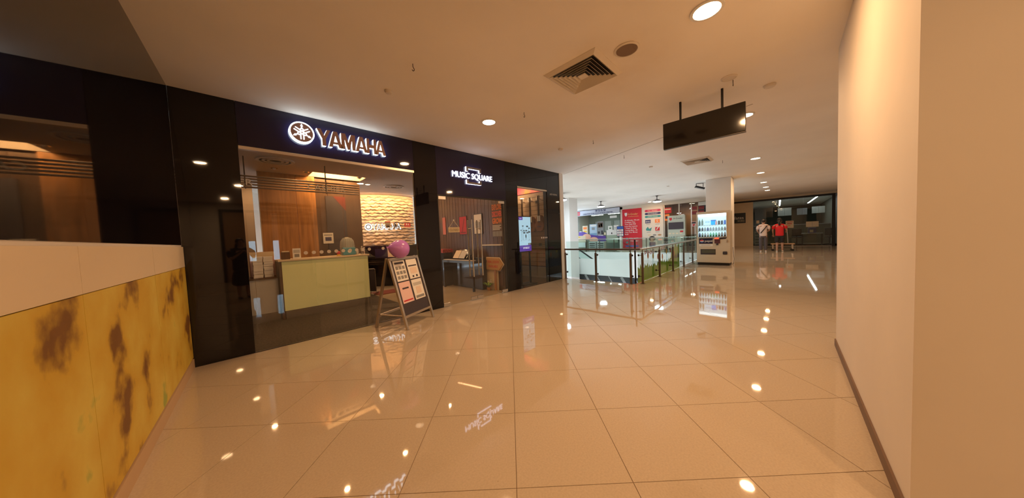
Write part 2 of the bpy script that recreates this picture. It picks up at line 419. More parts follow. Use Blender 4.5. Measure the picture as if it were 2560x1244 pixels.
# ---------------------------------------------------------------- END STRUCTURE A
# ---------------------------------------------------------------- void, columns, lower storey
struct('void_fascia', B(17.50, 17.62, 2.66, 12.5, -1.7, -0.302).box(6.96, 17.5, 2.66, 2.78, -1.7, -0.302).box(17.485, 17.5, 2.66, 12.5, -0.302, 0.0), M_white)
struct('void_end_wall', B(6.93, 17.5, 12.5, 12.65, -4.6, CZ), M_white)
struct('lower_floor', B(6.0, 20.0, 2.0, 13, -4.75, -4.6), M_tile)
struct('lower_wall', B(17.5, 17.6, 2.0, 13, -4.6, -1.7), mat('lower_dark_shopfront', (0.03, 0.04, 0.045), 0.1))
struct('lower_side_wall', B(6.9, 17.5, 2.55, 2.66, -4.6, -1.7).box(6.8, 6.93, 2.66, 4.65, -4.6, -0.31), M_white)
struct('wall_far_end', B(26.0, 26.15, -6.4, -2.36, 0, CZ).box(26.0, 26.15, 2.61, 13, 0, CZ), M_wall)
struct('column_void', B(11.69, 12.45, 7.53, 8.29, -4.6, CZ), M_white, bevel=0.01)
struct('column_vending', B(12.35, 13.10, 1.38, 2.12, 0, CZ), M_white, bevel=0.01)
# escalator in the void
es = thing('escalator', 'escalator with glass balustrades going down inside the opening in the floor', 'escalator', (12.7, 8.6, 0))
mk('side_panel', B(0.0, 0.06, -5.7, 1.6, -0.80, 0.0), M_white, es)
Mst = mat('escalator_dark_glass', (0.03, 0.035, 0.04), 0.08)
mk('lower_skirt', B(-0.01, 0.05, -5.7, -0.5, -1.5, -0.802), Mst, es)
for k in range(8):
    y = -5.4 + k * 0.62
    mk('streak', MB().bar((-0.014, y, -1.49), (-0.014, y + 0.42, -0.81), 0.04 if k % 3 else 0.12, 0.004, (1, 0, 0)), M_grey, es)
for dx in (0.9, 2.0):
    mk('handrail', MB().tube([(dx, 3.2, 0.92), (dx, 1.5, 0.92), (dx, 0.7, 0.62), (dx, -3.0, -1.75)], 0.045, 10), M_blackm, es, smooth=True)
    mk('balustrade_glass', MB().prism([(-3.0, -1.75), (0.7, 0.60), (1.5, 0.9), (3.2, 0.9), (3.2, 0.0), (1.5, 0.0), (0.7, -0.3), (-3.0, -2.65)], -0.006, 0.006).xf(Matrix.Translation((dx, 0, 0)) @ Matrix.Rotation(PI / 2, 4, 'Z')), G_clear, es)
mk('truss', MB().prism([(-3.0, -2.65), (0.7, -0.3), (1.5, 0.0), (3.2, 0.0), (3.2, -0.8), (1.5, -0.8), (-3.0, -3.6)], 0.0, 1.2).xf(Matrix.Translation((2.05, 0, 0)) @ Matrix.Rotation(PI / 2, 4, 'Z')), M_lgrey, es)

# ---------------------------------------------------------------- balustrade round the void
bl = thing('glass_balustrade', 'brown metal and glass balustrade across the near end of the floor opening', 'railing', (6.91, 4.64, 0), group=None)
def post(root, x, y, dx, dy):
    p = mk('post', MB().box(x - 0.022, x + 0.022, y - 0.022, y + 0.022, 0, 0.76).cyl((x, y, 0.76), (x, y, 0.835), 0.012, 8).box(x - 0.045, x + 0.045, y - 0.045, y + 0.045, 0, 0.008), M_bronze, root, bevel=0.002)
    for z in (0.70, 0.18):
        mk('glass_clamp', MB().cyl((x, y, z), (x + dx, y + dy, z), 0.008, 8).cyl((x + dx * 0.85, y + dy * .85, z), (x + dx * 1.15, y + dy * 1.15, z), 0.026, 12), M_darkm, p, smooth=True)
M_bronze = mat('bronze_metal', (0.13, 0.095, 0.07), 0.4, 0.5)
for y in (0.0, -0.97, -1.90): post(bl, 0, y, 0.09, 0.0)
mk('handrail', MB().cyl((0, 0.03, 0.855), (0, -2.12, 0.855), 0.024, 14), mat('dark_brown_rail', (0.09, 0.06, 0.045), 0.3), bl, smooth=True)
for a, b_ in ((0.02, -0.99), (-1.01, -1.90)):
    mk('glass_panel', B(0.095, 0.107, b_, a, 0.04, 1.08), G_clear, bl)
mk('corner_bar', B(0.12, 0.15, -1.975, -1.945, 0, 1.09), M_blackm, bl)
br = thing('glass_balustrade', 'long steel-railed glass balustrade running along the walkway beside the vending machine', 'railing', (7.08, 2.52, 0))
for k in range(9): post(br, k * 1.305, 0.0 + k * 0.006, 0.0, 0.09)
mk('handrail', MB().cyl((-0.17, 0.0, 0.855), (10.5, 0.05, 0.855), 0.024, 14), M_steel, br, smooth=True)
for k in range(9):
    mk('glass_panel', B(-0.02 + k * 1.17, 1.14 + k * 1.17, 0.095, 0.107, 0.04, 1.08), G_clear, br)
# painted tulips and mirrored numbers on that glass
dec = thing('window_decal', 'green grass and tulip sticker with reversed pink numbers on the balustrade glass', 'sticker', (7.06, 2.63, 0))
rs = random.Random(3)
top = [(0.0, 0.0), (3.75, 0.0)]
n = 60; pts = [(0, 0.01)] + [(3.75, 0.01)] + [(3.75 * (1 - i / n), 0.30 + 0.18 * abs(math.sin(i * 1.9)) * rs.random() + (0.12 if i < 14 else 0)) for i in range(n + 1)]
mk('grass', MB().prism(pts, -0.0005, 0.0005), M_green, dec)
for i in range(9):
    x = 0.3 + i * 0.40; h = 0.42 + rs.random() * 0.16
    mk('stem', MB().bar((x, -0.001, 0.15), (x + 0.03, -0.001, h), 0.012, 0.001, (0, 1, 0)), M_dkgreen, dec)
    mk('tulip', MB().prism([(x + 0.03 + 0.06 * math.cos(a), h + 0.085 + 0.085 * math.sin(a) * (1 if math.sin(a) < 0 else 0.8 + 0.3 * abs(math.sin(3 * a)))) for a in [k * PI / 8 for k in range(16)]], -0.002, -0.001), [M_red, M_orange, M_yellow][i % 3], dec)
Mbk = mat('grey_reflection_mask', (0.10, 0.10, 0.10), 0.6)  # unseen dark layer added so the shop window does not mirror the green
mk('reflection_mask', MB().prism(pts, 0.0008, 0.0014), Mbk, dec); mk('reflection_mask', MB().prism([(2.75, 0.35), (3.75, 0.35), (3.75, 0.84), (3.5, 0.70), (3.3, 0.86), (3.1, 0.62), (2.9, 0.74)], 0.0008, 0.0014), Mbk, dec)
txt('96', dec, M_magenta, 1.95, -0.001, 0.70, 0.13, 0.34, 0.001, mirror=True)
txt('0644', dec, M_magenta, 0.85, -0.001, 0.66, 0.13, 0.75, 0.001, mirror=True)
mk('leaf_border', MB().prism([(2.75, 0.35), (3.75, 0.35), (3.75, 0.84), (3.5, 0.70), (3.3, 0.86), (3.1, 0.62), (2.9, 0.74)], -0.0005, 0.0005), mat('lime_print', (0.45, 0.62, 0.08), 0.6), dec)
bf = thing('glass_balustrade', 'far glass balustrade in front of the education centre shopfronts', 'railing', (17.55, 11.0, 0))
for k in range(9):
    y = -k * 1.0
    mk('post', B(-0.02, 0.02, y - 0.02, y + 0.02, 0, 0.84), M_bronze, bf)
    if k < 8: mk('glass_panel', B(-0.05, -0.04, y - 0.99, y - 0.01, 0.02, 0.86), G_clear, bf)
mk('handrail', MB().cyl((0, 0, 0.86), (0, -8.1, 0.86), 0.022, 10), M_steel, bf, smooth=True)

# ---------------------------------------------------------------- ceiling fittings
EM_W = E('warm_lamp_glow', (1.0, 0.78, 0.52), 22.0)
EM_C = E('cool_lamp_glow', (0.93, 0.97, 1.0), 14.0)
def downlight(x, y, label, power=P_DOWN, r=0.095, z=CZ, col=WARM, m=EM_W, group=None):
    t = thing('downlight', label, 'ceiling light', (x, y, z), group=group)
    mk('trim_ring', MB().lathe([(r + 0.025, 0), (r + 0.022, -0.010), (r, -0.012), (r, -0.002)], n=28), M_white, t, smooth=True)
    mk('diffuser', MB().cyl((0, 0, -0.009), (0, 0, -0.003), r - 0.003, 24), m, t)
    if power: area('lamp', (0, 0, -0.02), r * 1.7, power, col, t)
    return t
downlight(2.81, 0.46, 'bright round downlight nearest the camera, at the top edge of the picture')
downlight(2.88, 3.22, 'bright round downlight just in front of the black shop facade')
downlight(5.83, 0.47, 'bright round downlight beside the right end of the hanging black sign')
downlight(9.70, 0.58, 'round downlight in the right-hand row, next one after the hanging sign', P_DOWN * .75)
downlight(12.46, 0.62, 'round downlight in the right-hand row, level with the white column', P_DOWN * .5)
downlight(15.3, 0.67, 'round downlight in the right-hand row, first past the white column', P_DOWN * .5)
downlight(17.3, 0.68, 'round downlight in the right-hand row, second past the white column', P_DOWN * .5)
downlight(18.96, 0.69, 'farthest round downlight of the right-hand row, before the far glass front', P_DOWN * .5)
downlight(18.2, 5.97, 'warm round downlight in front of the red banner shopfront', P_DOWN * .5)
downlight(0.30, -1.5, 'round downlight behind the camera, seen mirrored in the floor')
downlight(-0.3, 1.0, 'round downlight over the near left wall', P_DOWN * 0.35)
downlight(0.0, -4.5, 'round downlight in front of the brown shopfront behind the camera', P_DOWN * 1.6)
def grille(x, y, s, label):
    t = thing('air_diffuser', label, 'air vent', (x, y, CZ))
    def frame(h, w_, z0, z1, slope=0.0):
        mb = MB()
        for k in range(4):
            M = Matrix.Rotation(k * PI / 2, 4, 'Z')
            o, i = h, h - w_
            v = [mb.bm.verts.new(M @ Vector(p)) for p in ((-o, -o, z0), (o, -o, z0), (i, -i, z1), (-i, -i, z1))]
            v2 = [mb.bm.verts.new(M @ Vector(p)) for p in ((-o, -o, z0 + 0.003), (o, -o, z0 + 0.003), (i, -i, z1 + 0.003), (-i, -i, z1 + 0.003))]
            mb.bm.faces.new(v); mb.bm.faces.new(v2[::-1])
            for q in range(4): mb.bm.faces.new((v[q], v[(q + 1) % 4], v2[(q + 1) % 4], v2[q]))
        return mb
    mk('backing', B(-s * .44, s * .44, -s * .44, s * .44, -0.0025, -0.0005), M_blackm, t)
    mk('frame', frame(s * 0.5, s * 0.07, -0.003, -0.030), M_wall, t)
    for k in range(6):
        mk('louvre', frame(s * (0.425 - k * 0.058), s * 0.030, -0.034, -0.010), M_wall, t)
    mk('centre_plate', B(-s * .07, s * .07, -s * .07, s * .07, -0.030, -0.020), M_wall, t)
    return t
grille(2.85, 1.60, 0.62, 'large square louvred air diffuser in the near ceiling')
grille(8.62, 1.66, 0.62, 'smaller-looking square air diffuser beyond the hanging sign')
def disc(nm, x, y, r, label, cat, m2=M_grey):
    t = thing(nm, label, cat, (x, y, CZ))
    mk('rim', MB().lathe([(r, 0), (r, -0.008), (r * 0.86, -0.014), (r * 0.82, -0.006)], n=28), M_wall, t, smooth=True)
    mk('mesh_cover', MB().cyl((0, 0, -0.011), (0, 0, -0.004), r * 0.82, 24), m2, t)
    return t
disc('ceiling_speaker', 2.80, 1.10, 0.115, 'round ceiling speaker with brown mesh beside the large air diffuser', 'speaker', mat('brown_mesh', (0.22, 0.15, 0.10), 0.8))
disc('ceiling_speaker', 4.235, 0.485, 0.078, 'small pale round ceiling disc above the hanging black sign', 'speaker', M_wall)
def dome(x, y, r, label):
    t = tag(mk('smoke_detector', MB().lathe([(r, 0), (r, -0.012), (r * 0.8, -0.028), (r * 0.3, -0.034), (0.001, -0.034)], n=20), M_wall, smooth=True), label, 'detector'); t.location = (x, y, CZ)
dome(4.86, 0.155, 0.062, 'small pale ceiling detector at upper right, past the small round ceiling disc')
dome(1.41, 3.30, 0.042, 'small pale ceiling detector above the illuminated white facade logo')
dome(4.90, 3.31, 0.05, 'small pale ceiling detector above the second shop entrance window')
dome(8.25, 2.66, 0.05, 'small pale ceiling detector near the start of the balustrade')
dome(12.5, 3.4, 0.05, 'small pale ceiling detector left of the black floodlight')
def hook(x, y, label, s=1.0):
    t = tag(mk('ceiling_hook', MB().tube([(0, 0, 0), (0, 0, -0.03 * s), (0.012, 0, -0.045 * s), (0.012, 0, -0.06 * s), (0, 0, -0.07 * s), (-0.012, 0, -0.06 * s)], 0.0035, 6), M_darkm), label, 'hook'); t.location = (x, y, CZ)
hook(1.39, 2.645, 'small metal ceiling hook over the middle of the near floor')
hook(3.055, 2.66, 'small metal ceiling hook right of the facade downlight')
hook(4.95, 2.61, 'small metal ceiling hook between facade and hanging sign')
hook(6.50, 2.67, 'small metal ceiling hook past the ceiling joint')
hook(4.34, 0.46, 'small metal ceiling hook right beside the small round ceiling disc')
hook(9.2, 1.2, 'tiny ceiling hook between the second air diffuser and the right-hand lights')
hs = thing('hanging_sign', 'blank black rectangular sign hanging from the ceiling on two rods', 'sign', (4.46, 0.81, CZ), -90)
mk('sign_box', B(-0.455, 0.455, 0, 0.07, -0.595, -0.245), mat('black_gloss_acrylic', (0.012, 0.010, 0.009), 0.08), hs, bevel=0.004)
mk('edge_trim', B(-0.455, 0.455, 0.01, 0.06, -0.603, -0.5955), M_darkm, hs)
for x in (-0.24, 0.225): mk('rod', B(x - 0.012, x + 0.012, 0.023, 0.047, -0.245, 0), M_blackm, hs)
fl = thing('floodlight', 'black adjustable floodlight fixed on the ceiling left of the white column', 'floodlight', (13.0, 2.42, CZ), -70)
mk('bracket', B(-0.12, -0.105, -0.02, 0.02, -0.15, 0).box(0.105, 0.12, -0.02, 0.02, -0.15, 0).box(-0.12, 0.12, -0.02, 0.02, -0.012, 0), M_blackm, fl)
mk('housing', B(-0.16, 0.16, -0.10, 0.10, -0.035, 0.035).xf(Matrix.Translation((0, 0, -0.17)) @ Matrix.Rotation(0.35, 4, 'Y')), M_blackm, fl, bevel=0.01)
mk('lens', B(-0.14, 0.14, -0.085, 0.085, -0.040, -0.036).xf(Matrix.Translation((0, 0, -0.17)) @ Matrix.Rotation(0.35, 4, 'Y')), M_lgrey, fl)
def pendant(x, y, label, p=P_PEND, r=0.23):
    t = thing('pendant_lamp', label, 'pendant lamp', (x, y, CZ))
    mk('stem', MB().cyl((0, 0, 0), (0, 0, -0.20), 0.018, 10).cyl((0, 0, 0), (0, 0, -0.03), 0.06, 16), M_blackm, t, smooth=True)
    mk('shade', MB().lathe([(0.03, -0.19), (0.10, -0.20), (r, -0.27), (r, -0.285), (r - 0.02, -0.285), (0.05, -0.22)], n=28), M_darkm, t, smooth=True)
    mk('diffuser', MB().lathe([(r - 0.025, -0.275), (r - 0.03, -0.30), (r * 0.5, -0.33), (0.001, -0.335)], n=24), EM_C, t, smooth=True)
    area('lamp', (0, 0, -0.35), r * 1.6, p, COOL, t)
pendant(14.8, 7.45, 'round cool white pendant lamp before the education centre sign')
pendant(15.45, 4.72, 'round cool white pendant lamp before the red banner')
pendant(10.1, 6.85, 'round cool white pendant lamp partly hidden by the end of the black facade')

# added unseen fill lamps below, standing in for daylight rising through the opening
for k, (x, y) in enumerate(((9.2, 4.2), (9.2, 9.5), (15.6, 5.0), (15.6, 10.0))):
    t = thing('fill_lamp', 'added cool white fill panel on the storey below, %s of the floor opening' % ('near right corner', 'near left corner', 'far right corner', 'far left corner')[k], 'fill lamp', (x, y, -3.9), group='added fill lamps below')
    mk('housing', B(-0.6, 0.6, -0.3, 0.3, -0.7, -0.02), M_lgrey, t)
    mk('tube', B(-0.58, 0.58, -0.28, 0.28, -0.02, 0.0), EM_C, t)
    area('lamp', (0, 0, 0.02), 1.1, 55, COOL, t, 'RECTANGLE', 0.5, (PI, 0, 0))

# ---------------------------------------------------------------- facade lettering
EW = E('white_sign_glow', (0.80, 0.93, 1.0), 5.0)
EWM = E('white_violet_sign_glow', (0.85, 0.85, 1.0), 3.2)
M_face = mat('brown_metal_face', (0.34, 0.20, 0.16), 0.4)
sg = thing('shop_sign', 'edge-lit white facade lettering with a round three tuning forks emblem', 'sign', (0.944, FY, 2.68))
word = 'YAMAHA'; xpos = [0.0, 0.135, 0.295, 0.480, 0.640, 0.765]; widths = [0.165, 0.175, 0.185, 0.170, 0.140, 0.160]
STR = {'Y': [(0, 1), (.30, 1), (.52, .62), (.74, 1), (1, 1), (.63, .42), (.63, 0), (.36, 0), (.36, .42)],
       'H': [(0, 0), (0, 1), (.27, 1), (.27, .60), (.73, .60), (.73, 1), (1, 1), (1, 0), (.73, 0), (.73, .38), (.27, .38), (.27, 0)],
       'M': [(0, 0), (0, 1), (.30, 1), (.50, .45), (.70, 1), (1, 1), (1, 0), (.76, 0), (.76, .62), (.58, 0), (.42, 0), (.24, .62), (.24, 0)],
       'A': [(0, 0), (.36, 1), (.64, 1), (1, 0), (.74, 0), (.67, .20), (.33, .20), (.26, 0)]}
for ch, wd, xx in zip(word, widths, xpos):
    hh = 0.225
    P_ = [(xx + px * wd, pz * hh) for px, pz in STR[ch]]
    cx_ = sum(p[0] for p in P_) / len(P_); 
    l = mk('letter', MB().prism(P_, -0.055, -0.004), EW, sg)
    mk('letter_face', MB().prism(P_, -0.060, -0.0555), M_face, l)
    if ch == 'A':
        tri = [(xx + px * wd, pz * hh) for px, pz in ((.385, .34), (.615, .34), (.50, .72))]
        mk('letter_counter', MB().prism(tri, -0.0615, -0.0602), EW, l)
cxl, czl, rl = -0.166, 0.125, 0.138
lg = mk('emblem', MB().cyl((cxl, -0.055, czl), (cxl, -0.004, czl), rl, 48), EW, sg)
mk('emblem_face', MB().cyl((cxl, -0.0585, czl), (cxl, -0.0552, czl), rl * 0.89, 48), M_face, lg)
mk('emblem_ring', MB().ring((cxl, czl), rl * 0.89, rl, -0.060, -0.0552, 48), EW, lg)
for k in range(3):
    a = k * 2 * PI / 3
    def rp_(x, z): return (cxl + x * math.cos(a) - z * math.sin(a), -0.0612, czl + x * math.sin(a) + z * math.cos(a))
    mb = MB(); R_ = rl * 0.89
    for sx in (-1, 1): mb.bar(rp_(sx * R_ * .13, R_ * .28), rp_(sx * R_ * .13, -R_ * .74), R_ * .085, 0.003, (0, 1, 0))
    mb.bar(rp_(-R_ * .17, R_ * .27), rp_(0.0, R_ * .48), R_ * .085, 0.003, (0, 1, 0)).bar(rp_(R_ * .17, R_ * .27), rp_(0, R_ * .48), R_ * .085, 0.003, (0, 1, 0))
    mb.bar(rp_(0, R_ * .42), rp_(0, R_ * .72), R_ * .08, 0.003, (0, 1, 0))
    p0 = [rp_(-R_ * .11, R_ * .66), rp_(0, R_ * .92), rp_(R_ * .11, R_ * .66)]
    mb.prism([(p[0], p[2]) for p in p0], -0.0628, -0.0597)
    mk('tuning_fork', mb, EW, lg)

ms = thing('shop_sign', 'white glowing facade lettering with a square bracket outline above the glass doors', 'sign', (3.655, FY, 2.51))
me_ = txt('MUSIC SQUARE', ms, EWM, 0, -0.012, 0.0, 0.115, 1.03, 0.016, bold=0.0)
me_.location = (0, 0, 0.012)
for sgn, z0, z1 in ((1, 0.150, 0.245), (-1, -0.10, -0.018)):
    hz = 0.19
    if sgn > 0: pts = [(-hz, z0), (-hz, z1), (hz, z1), (hz, z0), (hz - .045, z0), (hz - .045, z1 - .04), (-hz + .045, z1 - .04), (-hz + .045, z0)]
    else: pts = [(-hz, z1), (-hz + .045, z1), (-hz + .045, z0 + .04), (hz - .045, z0 + .04), (hz - .045, z1), (hz, z1), (hz, z0), (-hz, z0)]
    bk = mk('bracket', MB().prism(pts, -0.045, -0.003), EWM, ms)
    mk('bracket_face', MB().prism(pts, -0.050, -0.0455), mat('grey_metal_face', (0.16, 0.15, 0.16), 0.4, 0.3), bk)
un = thing('unit_number', 'small pale unit number on the right end of the black facade', 'number', (6.47, FY, 2.40))
txt('#03-05/06', un, M_lgrey, 0, -0.001, 0, 0.045, 0.34, 0.003)

# ---------------------------------------------------------------- shop interior shell
ZI = 2.80
struct('shop_floor', B(-0.6, 2.45, F1 + 0.002, 7.6, -0.02, 0.002), M_carpet)
Mtile2 = mat('shop_cream_floor', (0.42, 0.34, 0.24), 0.15, noise=(2, 0.05))
struct('shop_floor', B(2.452, 4.57, F1 + 0.002, 10.4, -0.02, 0.001).box(-0.6, 2.451, 7.602, 10.4, -0.02, 0.001), Mtile2)
ru = thing('rug', 'dark red carpet beside the piano at the end of the counter', 'rug', (2.9, 7.7, 0.001))
mk('pile', MB().slab([(-0.4, -0.6), (0.35, -0.6), (0.35, -0.05), (-0.4, -0.05)], 0, 0.01), mat('dark_red_carpet', (0.14, 0.03, 0.015), 0.95), ru)
sc_ = MB()
cv = (1.30, 2.33, 6.95, 7.42)      # cove recess over the second wood panel
for a in ((-0.6, cv[0], F1, 10.4), (cv[1], 4.56, F1, 10.4), (cv[0], cv[1], F1, cv[2]), (cv[0], cv[1], cv[3], 10.4)):
    sc_.box(a[0], a[1], a[2], a[3], ZI, ZI + 0.10)
sc_.box(cv[0], cv[1], cv[2], cv[3], ZI + 0.22, ZI + 0.24)
struct('shop_ceiling', sc_, mat('shop_ceiling_paint', (0.50, 0.43, 0.36), 0.8))
struct('shop_wall', B(-0.7, -0.6, F1, 10.4, 0, CZ), M_wooddk)
struct('shop_wall', B(-0.6, 0.46, 8.9, 9.0, 0, ZI), mat('grey_brown_wall', (0.30, 0.24, 0.18), 0.6))
struct('shop_wall', B(-0.6, 6.9, 11.0, 11.1, 0, CZ), M_wall)
wp = thing('wall_panelling', 'warm brown wood wall panels behind the reception counter', 'panelling', (0.48, 7.42, 0))
mk('panel', B(0.0, 0.585, 0, 0.06, 0, ZI), M_wood, wp, bevel=0.003)
mk('panel', B(0.59, 0.93, 0.01, 0.07, 0, ZI), M_wood, wp, bevel=0.003)
mk('panel', B(0.935, 1.17, 0.06, 0.12, 0, ZI + 0.2), M_wooddk, wp, bevel=0.003)
mk('panel', B(1.175, 1.50, 0.06, 0.12, 0, ZI + 0.2), M_wooddk, wp, bevel=0.003)
mk('panel', B(1.505, 1.86, 0.06, 0.12, 0, ZI + 0.2), M_wooddk, wp, bevel=0.003)
mk('metal_edge', B(-0.012, 0.0, -0.01, 0.05, 0, ZI), M_champ, wp)
area('cove_strip', (1.815, 7.10, ZI + 0.16), 0.9, 36, (1.0, 0.55, 0.22), None, 'RECTANGLE', 0.06, (math.radians(50), 0, 0))
tv = thing('wall_screen', 'dark wall poster with a red corner on the brown panel behind the counter', 'poster', (1.80, 7.475, 1.15))
mk('board', B(-0.20, 0.20, -0.02, 0.0, 0, 1.25), M_ink, tv)
mk('red_corner', MB().prism([(-0.05, 1.25), (0.20, 1.25), (0.20, 0.92)], -0.022, -0.0202), mat('dull_red', (0.16, 0.02, 0.01), 0.5), tv)
# curved split-stone wall, built course by course
pth = []
A_, B_, C_ = Vector((2.66, 9.78)), Vector((3.32, 8.85)), Vector((4.56, 9.28))
NS = 56
for i in range(NS + 1):
    t = i / NS; pth.append(A_ * (1 - t) ** 2 + (B_) * 2 * t * (1 - t) + C_ * t ** 2)
stw = sroot('stone_wall')
rs = random.Random(11)
for r in range(28):
    mb = MB(); z0, z1 = r * 0.1, (r + 1) * 0.1
    ph = rs.random() * 9; vs = []
    for i, p in enumerate(pth):
        tn = (pth[min(i + 1, NS)] - pth[max(i - 1, 0)]).normalized(); nm = Vector((tn.y, -tn.x))
        blk = int(i / 4 + r * 0.5)
        rr = random.Random(blk * 131 + r * 17).random()
        out = 0.030 + 0.028 * rr + 0.010 * math.sin(i * 0.9 + ph)
        def WV(q): return 0.0 if q in (0, 28) else 0.020 * math.sin(i * 0.75 + q * 2.1) + 0.010 * math.sin(i * 1.9 + q * 5.3)
        w0, w1 = WV(r), WV(r + 1); wob = (w0 + w1) / 2
        vs.append([mb.bm.verts.new((p.x + nm.x * o_, p.y + nm.y * o_, z)) for o_, z in ((-0.05, z0 + w0), (0.012, z0 + 0.004 + w0), (out, z0 + 0.035 + wob), (out * 0.8, z0 + 0.07 + wob), (0.012, z1 - 0.004 + w1), (-0.05, z1 + w1))])
    for a, b_ in zip(vs, vs[1:]):
        for k in range(5): mb.bm.faces.new((a[k], b_[k], b_[k + 1], a[k + 1]))
    mk('stone_course', mb, M_stone, stw)
# lamp trough washing the stone
for t_, pw in ((0.12, 11), (0.36, 13), (0.62, 13), (0.88, 9)):
    p = pth[int(t_ * NS)]; q_ = pth[min(NS, int(t_ * NS) + 2)]; tn = (q_ - p).normalized(); nm = Vector((tn.y, -tn.x))
    o = area('stone_wash', (p.x + nm.x * 0.42, p.y + nm.y * 0.42, ZI - 0.03), 0.5, pw, (1.0, 0.62, 0.32), None, 'RECTANGLE', 0.05)
    d = Vector((-nm.x * 0.42, -nm.y * 0.42, -0.9)); o.rotation_euler = d.to_track_quat('-Z', 'Y').to_euler()
# logo on the stone wall
lo = thing('wall_sign', 'white back-lit lettering and round emblem on the cream stone wall', 'sign', (3.42, 8.98, 1.72), -30)
E2 = E('soft_white_glow', (0.85, 0.93, 1.0), 2.6)
mk('emblem', MB().cyl((-0.42, -0.03, 0.06), (-0.42, 0.0, 0.06), 0.105, 32), E2, lo)
mk('emblem_face', MB().ring((-0.42, 0.06), 0.05, 0.078, -0.034, -0.031, 24), M_grey, lo)
txt('YAMAHA', lo, M_grey, 0.10, -0.034, -0.02, 0.15, 0.78, 0.003)
txt('YAMAHA', lo, E2, 0.10, -0.004, -0.035, 0.18, 0.83, 0.026, bold=0.02)
# ceiling fittings inside
def round_diffuser(x, y, label, r=0.27):
    t = thing('round_diffuser', label, 'air vent', (x, y, ZI))
    for k, (ra, rb) in enumerate(((r, r * .80), (r * .70, r * .54), (r * .44, r * .30))):
        mk('ring', MB().lathe([(ra, -0.004), (ra * 0.97, -0.02), (rb, -0.02), (rb * 1.02, -0.004)], n=32), M_lgrey, t, smooth=True)
round_diffuser(0.66, 6.35, 'round slotted air diffuser at the left of the reception ceiling')
round_diffuser(3.26, 7.67, 'round slotted air diffuser on the ceiling before the stone wall')
round_diffuser(3.5, 6.4, 'round slotted air diffuser at the right edge of the reception window')
downlight(2.60, 7.68, 'small lit downlight in the shop before the stone wall', 22, 0.055, ZI)
downlight(2.14, 5.24, 'small lit downlight just inside the shop window', 12, 0.035, ZI)
downlight(1.13, 5.21, 'small lit downlight just inside the window over the counter', 14, 0.035, ZI)
downlight(0.48, 8.3, 'small lit downlight in the passage left of the wood panels', 16, 0.05, ZI)
downlight(3.55, 5.9, 'small lit downlight just inside the glass doors', 12, 0.05, ZI)
for x, y, lb in ((0.70, 6.99, 'left'), (1.20, 7.0, 'middle'), (2.2, 7.0, 'right')):
    t = thing('spotlight', 'unlit recessed twin spotlight before the wood panels, %s one of three' % lb, 'spotlight', (x, y, ZI))
    mk('trim_ring', MB().lathe([(0.055, 0), (0.055, -0.006), (0.04, -0.008), (0.04, 0)], n=20), M_steel, t, smooth=True)
    mk('bulb', MB().sph((0, 0, -0.004), 0.028), M_paper, t, smooth=True)
# hanging cashier sign of dark slats
cs = thing('hanging_sign', 'dark slatted cashier sign hanging over the reception counter', 'sign', (0.10, 6.30, ZI))
for k in range(5):
    mk('slat', B(-1.0, 1.85, -0.015, 0.015, -0.34 - k * 0.045, -0.315 - k * 0.045), M_wooddk, cs)
    mk('slat_edge', B(-1.0, 1.85, -0.017, -0.0155, -0.3195 - k * 0.045, -0.315 - k * 0.045), M_champ, cs)
for x in (0.15, 1.28): mk('hanging_rod', B(x - 0.008, x + 0.008, 0.016, 0.03, -0.53, 0), M_blackm, cs)
txt('CASHIER', cs, M_lgrey, 1.29, -0.020, -0.475, 0.10, 0.62, 0.004)
txt('CASHIER', cs, M_paper, 0.24, -0.020, -0.475, 0.10, 0.62, 0.004, align='R')
# counter
ct = thing('reception_counter', 'reception counter with a glowing pale yellow glass front and steel plinth', 'counter', (0.60, 6.32, 0))
mk('worktop', B(-0.02, 1.47, -0.03, 0.55, 1.03, 1.06), M_cream, ct, bevel=0.003)
mk('carcass', B(0.03, 1.45, 0.04, 0.5, 0.15, 1.03), M_lgrey, ct)
Mgl = mat('pale_yellow_glass', (0.52, 0.46, 0.20), 0.12, emit=(0.78, 0.60, 0.20), es=0.20)
for x0, x1 in ((0.03, 0.515), (0.519, 1.005), (1.009, 1.45)): mk('glass_front', B(x0, x1, 0.012, 0.035, 0.15, 1.02), Mgl, ct)
mk('steel_plinth', B(0.04, 1.44, 0.02, 0.48, 0, 0.145), M_steel, ct)
mk('end_panel', B(-0.01, 0.028, 0.0, 0.52, 0, 1.03), M_wooddk, ct)
area('counter_glow', (0.74, 0.10, 0.10), 1.2, 0.01, (1.0, 0.8, 0.35), ct, 'RECTANGLE', 0.05, (PI / 2, 0, 0))
dk = thing('side_desk', 'low grey reception desk with a steel plinth left of the counter', 'desk', (0.02, 6.42, 0))
mk('desktop', B(-0.3, 0.55, -0.02, 0.5, 0.745, 0.77), M_wooddk, dk)
mk('front_panel', B(-0.3, 0.255, 0.0, 0.02, 0.15, 0.745).box(0.26, 0.55, 0.0, 0.02, 0.15, 0.745), M_lgrey, dk)
mk('steel_plinth', B(-0.3, 0.55, 0.01, 0.03, 0, 0.148), M_steel, dk)
mk('side_panel', B(0.53, 0.55, 0.021, 0.5, 0, 0.744), M_lgrey, dk)
rs = random.Random(4)
for c, x in enumerate((0.33, 0.465)):
    z = 0.772
    for k in range(9):
        h = 0.03 + rs.random() * 0.02
        t = tag(mk('paper_stack', B(-0.062, 0.062, -0.09, 0.09, 0, h - 0.001), M_paper, bevel=0.002), 'bundle of white papers in the %s pile on the side desk, %s from the bottom' % (('left', 'right')[c], ('first', 'second', 'third', 'fourth', 'fifth', 'sixth', 'seventh', 'eighth', 'ninth')[k]), 'papers', 'paper bundles on the side desk')
        t.location = (x + rs.uniform(-.004, .004), 6.56 + rs.uniform(-.008, .008), z); t.rotation_euler = (0, 0, rs.uniform(-.03, .03)); z += h
